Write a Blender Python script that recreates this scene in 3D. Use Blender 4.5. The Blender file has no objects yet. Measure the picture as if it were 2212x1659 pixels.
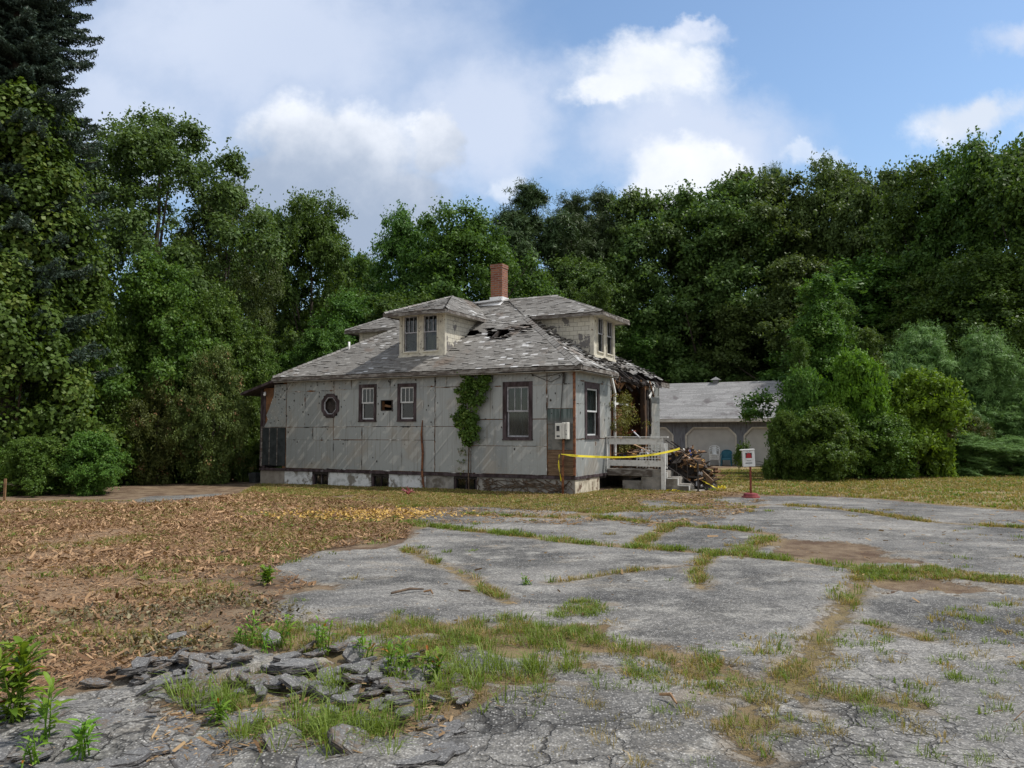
import bpy, bmesh, math, random
import numpy as np
from mathutils import Vector, Matrix
R = math.radians
scene = bpy.context.scene
COL = scene.collection
rng = np.random.default_rng(7)
random.seed(7)

# ------------------------------------------------------------------ camera
FOC, CAMZ, PITCH = 768.0, 1.6, math.atan(47 / 768)
cam = bpy.data.cameras.new('camera')
cam.sensor_fit = 'HORIZONTAL'; cam.sensor_width = 36; cam.lens = 36 * FOC / 1024
cam.clip_start = .05; cam.clip_end = 2000
camo = bpy.data.objects.new('camera', cam); COL.objects.link(camo)
camo.location = (0, 0, CAMZ); camo.rotation_euler = (math.pi / 2 + PITCH, 0, 0)
scene.camera = camo
# ------------------------------------------------------------------ light
SUN_EL, SUN_AZ = 58, 90                      # azimuth clockwise from +Y
SUNV = Vector((math.cos(R(SUN_EL)) * math.sin(R(SUN_AZ)), math.cos(R(SUN_EL)) * math.cos(R(SUN_AZ)), math.sin(R(SUN_EL))))
sl = bpy.data.lights.new('sun', 'SUN'); sl.energy = 3.6; sl.angle = R(2.5); sl.color = (1, .955, .88)
so = bpy.data.objects.new('sun', sl); COL.objects.link(so)
so.rotation_euler = SUNV.to_track_quat('Z', 'Y').to_euler()
scene.view_settings.view_transform = 'Standard'; scene.view_settings.look = 'None'
scene.view_settings.exposure = .28; scene.view_settings.gamma = 1

# ------------------------------------------------------------------ node helper
class NT:
    def __init__(s, tree): s.t = tree; s.n = tree.nodes; s.l = tree.links
    def node(s, typ, **kw):
        nd = s.n.new(typ)
        for k, v in kw.items(): setattr(nd, k, v)
        return nd
    def inp(s, sock, v):
        if v is None: return
        if isinstance(v, bpy.types.NodeSocket): s.l.new(v, sock)
        elif isinstance(v, (tuple, list)):
            sock.default_value = tuple(v) + ((1,) if len(v) == 3 and sock.type == 'RGBA' else ())
        else: sock.default_value = v
    def math(s, op, a, b=None, c=None, clamp=False):
        nd = s.node('ShaderNodeMath', operation=op, use_clamp=clamp)
        s.inp(nd.inputs[0], a); s.inp(nd.inputs[1], b); s.inp(nd.inputs[2], c); return nd.outputs[0]
    def mix(s, f, a, b, typ='MIX'):
        nd = s.node('ShaderNodeMix', data_type='RGBA', blend_type=typ)
        s.inp(nd.inputs[0], f); s.inp(nd.inputs[6], a); s.inp(nd.inputs[7], b); return nd.outputs[2]
    def step(s, x, lo, hi, a=0., b=1.):
        nd = s.node('ShaderNodeMapRange', interpolation_type='SMOOTHSTEP')
        s.inp(nd.inputs[0], x); s.inp(nd.inputs[1], lo); s.inp(nd.inputs[2], hi); s.inp(nd.inputs[3], a); s.inp(nd.inputs[4], b)
        return nd.outputs[0]
    def noise(s, vec, scale, detail=4, rough=.55, dist=0., out=0):
        nd = s.node('ShaderNodeTexNoise'); s.inp(nd.inputs['Vector'], vec); nd.inputs['Scale'].default_value = scale
        nd.inputs['Detail'].default_value = detail; nd.inputs['Roughness'].default_value = rough; nd.inputs['Distortion'].default_value = dist
        return nd.outputs[out]
    def voro(s, vec, scale, feature='F1', rand=1.):
        nd = s.node('ShaderNodeTexVoronoi', feature=feature); s.inp(nd.inputs['Vector'], vec)
        nd.inputs['Scale'].default_value = scale; nd.inputs['Randomness'].default_value = rand; return nd
    def attr(s, name):
        nd = s.node('ShaderNodeAttribute'); nd.attribute_name = name; return nd.outputs['Fac']
    def sep(s, v):
        nd = s.node('ShaderNodeSeparateXYZ'); s.inp(nd.inputs[0], v); return nd.outputs
    def comb(s, x, y, z):
        nd = s.node('ShaderNodeCombineXYZ'); s.inp(nd.inputs[0], x); s.inp(nd.inputs[1], y); s.inp(nd.inputs[2], z); return nd.outputs[0]
    def scalev(s, v, sc):
        nd = s.node('ShaderNodeVectorMath', operation='MULTIPLY'); s.inp(nd.inputs[0], v); nd.inputs[1].default_value = sc; return nd.outputs[0]

# ------------------------------------------------------------------ world: physical sky + clouds by direction
w = bpy.data.worlds.new('World'); scene.world = w; w.use_nodes = True
T = NT(w.node_tree); T.n.clear()
SKY_K = .13
sky = T.node('ShaderNodeTexSky', sky_type='NISHITA'); sky.sun_disc = False
sky.sun_elevation = R(SUN_EL); sky.sun_rotation = R(SUN_AZ); sky.altitude = 50; sky.air_density = 1.0; sky.dust_density = .6; sky.ozone_density = 2.0
d = T.sep(T.node('ShaderNodeTexCoord').outputs['Generated'])
yy = T.math('MAXIMUM', T.math('ABSOLUTE', d[1]), .12)
px = T.math('DIVIDE', d[0], yy); pz = T.math('DIVIDE', d[2], yy)
P = T.comb(px, pz, T.math('MULTIPLY', d[1], .7))
n1 = T.noise(P, 3.2, 8, .58, .15); n2 = T.noise(P, 8, 6, .6); n3 = T.noise(P, 1.7, 3, .5)
nn = T.math('ADD', T.math('MULTIPLY', T.math('SUBTRACT', n1, .5), 1.5), T.math('MULTIPLY', T.math('SUBTRACT', n2, .5), .7))
WV = T.sep(T.noise(P, 6, 7, .62, out=1)); WV2 = T.sep(T.noise(P, 17, 4, .6, out=1))
px_ = T.math('ADD', px, T.math('ADD', T.math('MULTIPLY', T.math('SUBTRACT', WV[0], .5), .16), T.math('MULTIPLY', T.math('SUBTRACT', WV2[0], .5), .05)))
pz_ = T.math('ADD', pz, T.math('ADD', T.math('MULTIPLY', T.math('SUBTRACT', WV[1], .5), .13), T.math('MULTIPLY', T.math('SUBTRACT', WV2[1], .5), .05)))
def blob(x, y, rx, ry):
    cx, cz = (x - 1106) / 1659, (931 - y) / 1659
    ax = T.math('DIVIDE', T.math('SUBTRACT', px_, cx), rx / 1659); az = T.math('DIVIDE', T.math('SUBTRACT', pz_, cz), ry / 1659)
    return T.math('SUBTRACT', 1, T.math('SQRT', T.math('ADD', T.math('MULTIPLY', ax, ax), T.math('MULTIPLY', az, az))))
def union(bl):
    m = bl[0]
    for b in bl[1:]: m = T.math('SMOOTH_MAX', m, b, .25)
    return m
veil = union([blob(550, 60, 620, 260), blob(250, 250, 330, 240), blob(1500, 290, 330, 140), blob(1030, 230, 250, 200), blob(1500, 40, 120, 30), blob(2300, 60, 200, 60)])
veil_m = T.step(T.math('ADD', veil, T.math('MULTIPLY', nn, .45)), -.15, .7, 0, .9)
cum = union([blob(690, 300, 230, 115), blob(925, 290, 62, 80), blob(640, 400, 300, 110), blob(850, 430, 170, 120), blob(750, 500, 160, 60)])
cum_m = T.step(T.math('ADD', cum, T.math('MULTIPLY', nn, .7)), .0, .5, 0, .97)
c2 = union([blob(1430, 135, 225, 115), blob(1340, 180, 120, 50), blob(1500, 360, 175, 85), blob(2150, 240, 180, 95), blob(1450, 400, 130, 50)])
c2_m = T.step(T.math('ADD', c2, T.math('MULTIPLY', nn, .7)), -.02, .55, 0, .95)
c3 = union([blob(1095, 365, 60, 60), blob(1780, 330, 90, 40)])
c3_m = T.step(T.math('ADD', c3, T.math('MULTIPLY', nn, .6)), .1, .7, 0, .5)
K = 1 / SKY_K
skyc = sky.outputs[0]
hz = T.step(pz, .0, .5)
skyc = T.mix(1., skyc, T.mix(hz, (1.08, 1.06, 1.0), (1.12, 1.16, 1.14)), 'MULTIPLY')
veilc = T.mix(n3, tuple(K * c for c in (.47, .55, .71)), tuple(K * c for c in (.72, .77, .88)))
x1 = T.mix(veil_m, skyc, veilc)
hi = T.step(T.math('ADD', T.math('ADD', pz, T.math('MULTIPLY', px, .06)), T.math('MULTIPLY', nn, .22)), .30, .49)
cumc = T.mix(hi, tuple(K * c for c in (.33, .40, .52)), tuple(K * c for c in (.84, .87, .93)))
x2 = T.mix(cum_m, x1, cumc)
wc = T.mix(T.step(n1, .35, .6), tuple(K * c for c in (.62, .68, .78)), tuple(K * c for c in (.86, .88, .92)))
x3 = T.mix(c3_m, T.mix(c2_m, x2, wc), wc)
# broken cloud behind the camera and overhead, unseen, added for neutral fill light
rest = T.math('MULTIPLY', T.step(d[1], .35, -.1), T.step(T.math('ADD', n1, T.math('MULTIPLY', d[2], .1)), .30, .5))
x3 = T.mix(T.math('MULTIPLY', rest, .85), x3, tuple(K * c for c in (.70, .70, .70)))
bg = T.node('ShaderNodeBackground'); T.l.new(x3, bg.inputs[0]); bg.inputs[1].default_value = SKY_K
T.l.new(bg.outputs[0], T.node('ShaderNodeOutputWorld').inputs[0])

# ------------------------------------------------------------------ materials
MATS = {}
def new_mat(name):
    m = bpy.data.materials.new(name); m.use_nodes = True; m.node_tree.nodes.clear(); MATS[name] = m
    t = NT(m.node_tree); p = t.node('ShaderNodeBsdfPrincipled'); o = t.node('ShaderNodeOutputMaterial')
    t.l.new(p.outputs[0], o.inputs[0]); return m, t, p, o
def obj_co(t, space='Object'): return t.node('ShaderNodeTexCoord').outputs[space]
def set_bump(t, p, h, strength=.4, dist=.01):
    b = t.node('ShaderNodeBump'); b.inputs['Strength'].default_value = strength; b.inputs['Distance'].default_value = dist
    t.inp(b.inputs['Height'], h); t.l.new(b.outputs[0], p.inputs['Normal'])
def nmat(name, a, b, scale=6., lo=.35, hi=.65, rough=.8, bump=.3, bdist=.01, c=None, cs=2., cl=.55, ch=.62, tone=None, metal=0., stretch=(1, 1, 1), spec=.4, detail=6):
    m, t, p, o = new_mat(name)
    v = t.scalev(obj_co(t), stretch)
    n = t.noise(v, scale, detail, .6)
    col = t.mix(t.step(n, lo, hi), a, b)
    if c is not None: col = t.mix(t.step(t.noise(v, cs, 5, .65), cl, ch), col, c)
    if tone:
        col = t.mix(1., col, t.mix(t.attr('tone'), (tone[0],) * 3, (tone[1],) * 3), 'MULTIPLY')
    t.inp(p.inputs['Base Color'], col)
    p.inputs['Roughness'].default_value = rough; p.inputs['Metallic'].default_value = metal; p.inputs['Specular IOR Level'].default_value = spec
    if bump: set_bump(t, p, t.noise(v, scale * 3, 5, .7), bump, bdist)
    return m
def leafmat(name, dark, light, trans=.35, odd=None, rough=.5, vary=.2, spec=.22):
    m, t, p, o = new_mat(name)
    tn = t.attr('tone'); oi = t.node('ShaderNodeObjectInfo').outputs['Random']
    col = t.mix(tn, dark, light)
    if odd is not None: col = t.mix(t.step(tn, .90, .97), col, odd)
    hsv = t.node('ShaderNodeHueSaturation'); t.inp(hsv.inputs['Color'], col)
    t.inp(hsv.inputs['Hue'], t.math('MULTIPLY_ADD', oi, .035, .483)); t.inp(hsv.inputs['Value'], t.math('MULTIPLY_ADD', oi, vary * 2, 1 - vary))
    hsv.inputs['Saturation'].default_value = 1.04
    t.inp(p.inputs['Base Color'], hsv.outputs[0]); p.inputs['Roughness'].default_value = rough; p.inputs['Specular IOR Level'].default_value = spec
    tr = t.node('ShaderNodeBsdfTranslucent'); t.inp(tr.inputs[0], t.mix(1., hsv.outputs[0], (1.25, 1.2, .55), 'MULTIPLY'))
    ms = t.node('ShaderNodeMixShader'); ms.inputs[0].default_value = trans
    t.l.new(p.outputs[0], ms.inputs[1]); t.l.new(tr.outputs[0], ms.inputs[2]); t.l.new(ms.outputs[0], o.inputs[0])
    return m
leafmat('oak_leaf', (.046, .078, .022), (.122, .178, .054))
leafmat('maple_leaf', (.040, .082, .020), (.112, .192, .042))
leafmat('vine_leaf', (.044, .090, .018), (.120, .205, .042), odd=(.17, .24, .06))
leafmat('bright_leaf', (.055, .11, .016), (.18, .28, .036), vary=.12)
leafmat('pine_needle', (.038, .070, .028), (.095, .150, .060), trans=.12)
leafmat('young_pine_needle', (.075, .15, .045), (.20, .33, .11), trans=.2, vary=.12)
leafmat('spruce_needle', (.024, .042, .030), (.085, .125, .095), trans=.08)
leafmat('brown_leaf', (.045, .075, .020), (.135, .165, .045), odd=(.26, .15, .08), trans=.2)
leafmat('grass_blade', (.15, .15, .04), (.40, .31, .15), trans=.35, vary=0)
leafmat('green_blade', (.09, .13, .022), (.21, .27, .06), trans=.35, vary=0)
leafmat('straw', (.105, .056, .03), (.46, .305, .18), trans=.1, vary=0, rough=.8)
leafmat('weed_leaf', (.075, .16, .022), (.23, .36, .05), trans=.35, vary=.15, odd=(.32, .13, .03))
nmat('bark', (.045, .035, .028), (.11, .09, .07), 9, bump=.6, stretch=(1, 1, .25))
nmat('forest_floor', (.025, .02, .012), (.06, .045, .025), 3)

# ------------------------------------------------------------------ object helpers
def tag(o, label=None, cat=None, group=None, kind=None):
    if label: o['label'] = label
    if cat: o['category'] = cat
    if group: o['group'] = group
    if kind: o['kind'] = kind
    return o
def empty(name, loc=(0, 0, 0), rz=0., label=None, cat=None, group=None):
    o = bpy.data.objects.new(name, None); COL.objects.link(o); o.empty_display_size = .2
    o.location = loc; o.rotation_euler = (0, 0, rz); return tag(o, label, cat, group)
def np_mesh(name, verts, faces, mat, tones=None, smooth=False):
    """faces: (n,k) int array, all of the same size"""
    me = bpy.data.meshes.new(name); verts = np.asarray(verts, np.float32); faces = np.asarray(faces, np.int32)
    n, k = faces.shape
    me.vertices.add(len(verts)); me.vertices.foreach_set('co', verts.ravel())
    me.loops.add(n * k); me.loops.foreach_set('vertex_index', faces.ravel())
    me.polygons.add(n); me.polygons.foreach_set('loop_start', np.arange(n, dtype=np.int32) * k)
    me.polygons.foreach_set('loop_total', np.full(n, k, np.int32))
    if smooth: me.polygons.foreach_set('use_smooth', np.ones(n, bool))
    if tones is not None:
        a = me.attributes.new('tone', 'FLOAT', 'FACE'); a.data.foreach_set('value', np.asarray(tones, np.float32))
    me.materials.append(MATS[mat] if isinstance(mat, str) else mat); me.update(calc_edges=True); return me
def link(name, me, parent=None, loc=None, rot=None, scale=None):
    o = bpy.data.objects.new(name, me); COL.objects.link(o); o.parent = parent
    if loc is not None: o.location = loc
    if rot is not None: o.rotation_euler = rot
    if scale is not None: o.scale = scale
    return o
class MB:
    """collects shapes, .build() makes them ONE mesh"""
    def __init__(s, m=None): s.v = []; s.f = []; s.t = []; s.mi = []; s.m = m or (lambda a, b, c: (a, b, c)); s.cur = 0; s.mats = []
    def use(s, mat):
        if mat not in s.mats: s.mats.append(mat)
        s.cur = s.mats.index(mat); return s
    def poly(s, pts, tone=.5, faces=None):
        b = len(s.v); s.v += [tuple(s.m(*p)) for p in pts]
        for f in (faces or [list(range(len(pts)))]):
            s.f.append([b + i for i in f]); s.t.append(tone); s.mi.append(s.cur)
    def box(s, x0, x1, y0, y1, z0, z1, tone=.5):
        p = [(x0, y0, z0), (x1, y0, z0), (x1, y1, z0), (x0, y1, z0), (x0, y0, z1), (x1, y0, z1), (x1, y1, z1), (x0, y1, z1)]
        s.poly(p, tone, [[0, 3, 2, 1], [4, 5, 6, 7], [0, 1, 5, 4], [1, 2, 6, 5], [2, 3, 7, 6], [3, 0, 4, 7]])
    def bar(s, p, q, w, h, tone=.5, up=(0, 0, 1), taper=1.):
        p = Vector(p); q = Vector(q); d = (q - p).normalized(); u = Vector(up)
        if abs(d.dot(u)) > .98: u = Vector((0, 1, 0))
        a = d.cross(u).normalized(); b = a.cross(d).normalized()
        pts = []
        for c, k in ((p, 1.), (q, taper)):
            for i, j in ((-1, -1), (1, -1), (1, 1), (-1, 1)): pts.append(tuple(c + a * (w * k / 2 * i) + b * (h * k / 2 * j)))
        s.poly(pts, tone, [[0, 1, 2, 3], [7, 6, 5, 4], [0, 4, 5, 1], [1, 5, 6, 2], [2, 6, 7, 3], [3, 7, 4, 0]])
    def tube(s, path, rad, n=7, tone=.5, cap=True):
        path = [Vector(p) for p in path]; rads = rad if isinstance(rad, (list, tuple)) else [rad] * len(path)
        pts = []; fs = []
        for i, p in enumerate(path):
            d = (path[min(i + 1, len(path) - 1)] - path[max(i - 1, 0)]).normalized()
            u = Vector((0, 0, 1)) if abs(d.z) < .9 else Vector((1, 0, 0))
            a = d.cross(u).normalized(); b = a.cross(d).normalized()
            for k in range(n):
                t = 2 * math.pi * k / n; pts.append(tuple(p + (a * math.cos(t) + b * math.sin(t)) * rads[i]))
        for i in range(len(path) - 1):
            for k in range(n):
                fs.append([i * n + k, i * n + (k + 1) % n, (i + 1) * n + (k + 1) % n, (i + 1) * n + k])
        if cap: fs.append(list(range(n - 1, -1, -1))); fs.append([(len(path) - 1) * n + k for k in range(n)])
        s.poly(pts, tone, fs)
    def build(s, name, mat=None, parent=None, smooth=False, bevel=0.):
        me = bpy.data.meshes.new(name); me.from_pydata(s.v, [], s.f); me.update()
        if s.mats:
            for k in s.mats: me.materials.append(MATS[k])
            me.polygons.foreach_set('material_index', s.mi)
        else: me.materials.append(MATS[mat])
        a = me.attributes.new('tone', 'FLOAT', 'FACE'); a.data.foreach_set('value', s.t)
        if smooth: me.polygons.foreach_set('use_smooth', [True] * len(s.f))
        o = link(name, me, parent)
        if bevel:
            b = o.modifiers.new('bevel', 'BEVEL'); b.width = bevel; b.segments = 2; b.limit_method = 'ANGLE'
        return o
def copy_tree(o, parent=None):
    c = o.copy(); COL.objects.link(c); c.parent = parent
    for ch in list(o.children): copy_tree(ch, c)
    return c

# value noise in numpy
_lat = np.random.default_rng(3).random((256, 256))
def vnoise(x, y):
    xi = np.floor(x).astype(int); yi = np.floor(y).astype(int); fx = x - xi; fy = y - yi
    fx = fx * fx * (3 - 2 * fx); fy = fy * fy * (3 - 2 * fy)
    g = lambda a, b: _lat[a % 256, b % 256]
    return (g(xi, yi) * (1 - fx) + g(xi + 1, yi) * fx) * (1 - fy) + (g(xi, yi + 1) * (1 - fx) + g(xi + 1, yi + 1) * fx) * fy
def fbm(x, y, o=4):
    s = 0; a = .5; t = 0
    for k in range(o): s = s + a * vnoise(x * 2 ** k + 17 * k, y * 2 ** k + 31 * k); t += a; a *= .55
    return s / t
def sstep(x, a, b):
    t = np.clip((x - a) / (b - a), 0, 1); return t * t * (3 - 2 * t)
def gz(x, y):
    x = np.asarray(x, float); y = np.asarray(y, float)
    z = -.32 * sstep(y, 22, 40) - .06 * sstep(-x, 3, 9) * sstep(y, 15, 22)
    z = z + 7 * sstep(y, 62, 120) + 4 * sstep(np.abs(x), 45, 90) + (fbm(x * .45, y * .45, 3) - .5) * .06
    return z
def gp(x, y, z=0.):
    """a measured spot (photo at 2212 px width) as metres on the ground"""
    u, v = x / 2.16016 - 512, 384 - y / 2.16016
    c, s_ = math.cos(PITCH), math.sin(PITCH)
    dy, dz = FOC * c - v * s_, FOC * s_ + v * c
    t = (z - CAMZ) / dz; return (u * t, dy * t)

# ================================================================== GROUND
def W(pts): return np.array([gp(*p) for p in pts])
def inpoly(x, y, poly):
    r = np.zeros(x.shape, bool); n = len(poly); j = n - 1
    for i in range(n):
        xi, yi = poly[i]; xj, yj = poly[j]
        c = ((yi > y) != (yj > y)) & (x < (xj - xi) * (y - yi) / (yj - yi + 1e-12) + xi)
        r ^= c; j = i
    return r
def dline(x, y, pl, closed=False):
    dmin = np.full(x.shape, 1e9); pl = list(pl) + ([pl[0]] if closed else [])
    for (ax, ay), (bx, by) in zip(pl[:-1], pl[1:]):
        dx, dy = bx - ax, by - ay; t = np.clip(((x - ax) * dx + (y - ay) * dy) / (dx * dx + dy * dy + 1e-12), 0, 1)
        dmin = np.minimum(dmin, np.hypot(x - ax - t * dx, y - ay - t * dy))
    return dmin
def sd(x, y, poly):
    d_ = dline(x, y, poly, True); return np.where(inpoly(x, y, poly), d_, -d_)
ASPH = W([(1000, 1092), (1250, 1086), (1500, 1078), (1660, 1070), (1850, 1075), (2060, 1092), (2212, 1106), (2600, 1130), (3600, 1300), (3900, 1900), (3000, 2600), (1100, 2400), (-400, 2400), (-900, 1750), (0, 1530), (250, 1462), (420, 1420), (520, 1385), (640, 1352), (590, 1322), (640, 1292), (742, 1262), (640, 1245), (596, 1224), (690, 1193), (830, 1182), (900, 1168), (905, 1130), (930, 1105)])
ASPH2 = W([(275, 1080), (330, 1066), (480, 1062), (505, 1068), (420, 1078), (330, 1086)])
CR = [  # cracks with grass: polyline, half width in m, greenness
 (W([(880, 1128), (960, 1140), (1106, 1155), (1256, 1172), (1426, 1185), (1586, 1197), (1756, 1215), (1861, 1227), (2006, 1240), (2212, 1257), (2600, 1290)]), .15, .85),
 (W([(1871, 1232), (1846, 1280), (1816, 1330), (1776, 1370), (1756, 1410), (1726, 1445), (1696, 1475)]), .11, .6),
 (W([(1586, 1197), (1640, 1175), (1671, 1155), (1581, 1142), (1496, 1137), (1426, 1130), (1321, 1120), (1256, 1110)]), .13, .6),
 (W([(1376, 1178), (1400, 1160), (1436, 1143), (1480, 1122)]), .09, .35),
 (W([(1191, 1256), (1306, 1242), (1456, 1227), (1516, 1225)]), .035, .4),
 (W([(1550, 1192), (1521, 1212), (1505, 1240), (1516, 1275)]), .07, .5),
 (W([(875, 1186), (925, 1208), (1000, 1238), (1045, 1268), (1100, 1303)]), .08, .6),
 (W([(1881, 1350), (1956, 1370), (1996, 1382)]), .05, .3),
 (W([(1696, 1475), (1771, 1490), (1856, 1505), (1981, 1520)]), .1, .55),
 (W([(1330, 1400), (1400, 1400), (1480, 1420), (1560, 1445)]), .10, .9),
 (W([(1680, 1090), (1800, 1100), (2000, 1125), (2212, 1140)]), .10, .2),
 (W([(1000, 1110), (1200, 1118), (1330, 1098), (1560, 1100), (1650, 1090)]), .22, .5),
 (W([(1580, 1560), (1600, 1600), (1640, 1640)]), .07, .7),
]
GR = [  # grassy patches in the paving: polygon, greenness, blade length
 (W([(500, 1392), (640, 1352), (800, 1360), (860, 1338), (1000, 1345), (1110, 1332), (1180, 1345), (1290, 1372), (1340, 1410), (1300, 1440), (1200, 1470), (1120, 1480), (1000, 1470), (880, 1442), (760, 1425), (640, 1410)]), .75, .11),
 (W([(1170, 1345), (1240, 1300), (1290, 1298), (1340, 1352), (1280, 1365)]), .95, .08),
 (W([(1330, 1405), (1450, 1400), (1560, 1440), (1680, 1470), (1760, 1500), (1700, 1560), (1620, 1570), (1500, 1520), (1420, 1480), (1350, 1470)]), .7, .09),
 (W([(1880, 1228), (2000, 1222), (2100, 1240), (2212, 1252), (2212, 1265), (2000, 1250), (1890, 1262)]), .55, .08),
 (W([(380, 1480), (560, 1455), (760, 1440), (900, 1480), (1060, 1500), (960, 1560), (760, 1600), (560, 1590), (420, 1540)]), .75, .13),
]
SOIL = [W([(1660, 1160), (1850, 1172), (1990, 1215), (1850, 1222), (1650, 1200)]), W([(1900, 1245), (2060, 1240), (2090, 1268), (1900, 1292)])]
def asph_mask(x, y, edge=True):
    nz = (fbm(x * 1.3, y * 1.3, 4) - .5) * .9 + (fbm(x * 6, y * 6, 3) - .5) * .25
    nz = nz + (fbm(x * 16, y * 16, 2) - .5) * .16
    s = sd(x, y, ASPH) + nz * .8
    s = np.maximum(s, sd(x, y, ASPH2) + nz * .5)
    for pl, hw, g in CR: s = np.minimum(s, dline(x, y, pl) - hw * .7 * (1 + nz * 1.6))
    for pl, g, h in GR: s = np.minimum(s, np.maximum(-sd(x, y, pl) + nz * .6, (fbm(x * 1.5 + 7, y * 1.5 + 3, 3) - .60) * 1.6))
    for pl in SOIL: s = np.minimum(s, (-sd(x, y, pl) + nz * 1.2))
    return s
def build_ground():
    # one sheet: finer rows near by, reaching to the horizon
    ny, nx = 760, 560
    t = np.linspace(0, 1, ny); ys = 1.2 * np.exp(t * math.log(900 / 1.2)); ys = np.concatenate([[-60., -5.], ys]); ny += 2
    u = np.linspace(-1, 1, nx); u = np.sign(u) * (np.abs(u) * .72 + .28 * np.abs(u) ** 6)
    half = np.maximum(np.abs(ys), 1.) * 1.15 + 3.5
    half[0] = 120; half[1] = 30
    X = u[None, :] * half[:, None]; Y = np.repeat(ys[:, None], nx, 1)
    x, y = X.ravel(), Y.ravel()
    s = asph_mask(x, y); z = gz(x, y)
    a = sstep(s, -.03, .06)
    z = z + .007 * a - .012 * (1 - a) * sstep(-y, -14, -8)
    near = sstep(-y, -8.5, -5) * sstep(-x, -.6, .4)
    z = z + near * a * (fbm(x * 3.1, y * 3.1, 3) - .5) * .08
    idx = np.arange(ny * nx).reshape(ny, nx)
    f = np.stack([idx[:-1, :-1], idx[:-1, 1:], idx[1:, 1:], idx[1:, :-1]], -1).reshape(-1, 4)
    me = np_mesh('ground', np.stack([x, y, z], 1), f, 'ground', smooth=True)
    lawn = sstep(sd(x, y, W([(1530, 1000), (1640, 990), (2230, 960), (4000, 950), (4000, 1200), (2212, 1102), (2060, 1088), (1850, 1072), (1640, 1062), (1540, 1060)])) + (fbm(x * .8, y * .8) - .5) * 2, -.3, .5)
    mul = sstep(sd(x, y, W([(-900, 1075), (0, 1075), (300, 1085), (560, 1060), (840, 1090), (860, 1150), (560, 1230), (560, 1330), (400, 1440), (100, 1500), (-600, 1560)])) + (fbm(x * .9, y * .9) - .5) * 2.5, -.4, 1.2)
    th = np.zeros_like(x)
    for pl, hw, g in CR: th = np.maximum(th, sstep(-dline(x, y, pl), -hw * 3, -hw) * .75)
    for pl, g, h in GR: th = np.maximum(th, sstep(sd(x, y, pl), -.25, .2) * .8)
    lawn = np.maximum(lawn, th * (.35 + .9 * fbm(x * 2, y * 2)))
    for nme, arr in (('asph', s), ('lawn', lawn), ('mulch', mul)):
        at = me.attributes.new(nme, 'FLOAT', 'POINT'); at.data.foreach_set('value', arr.astype(np.float32))
    o = link('ground', me); tag(o, kind='structure'); return o
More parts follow.
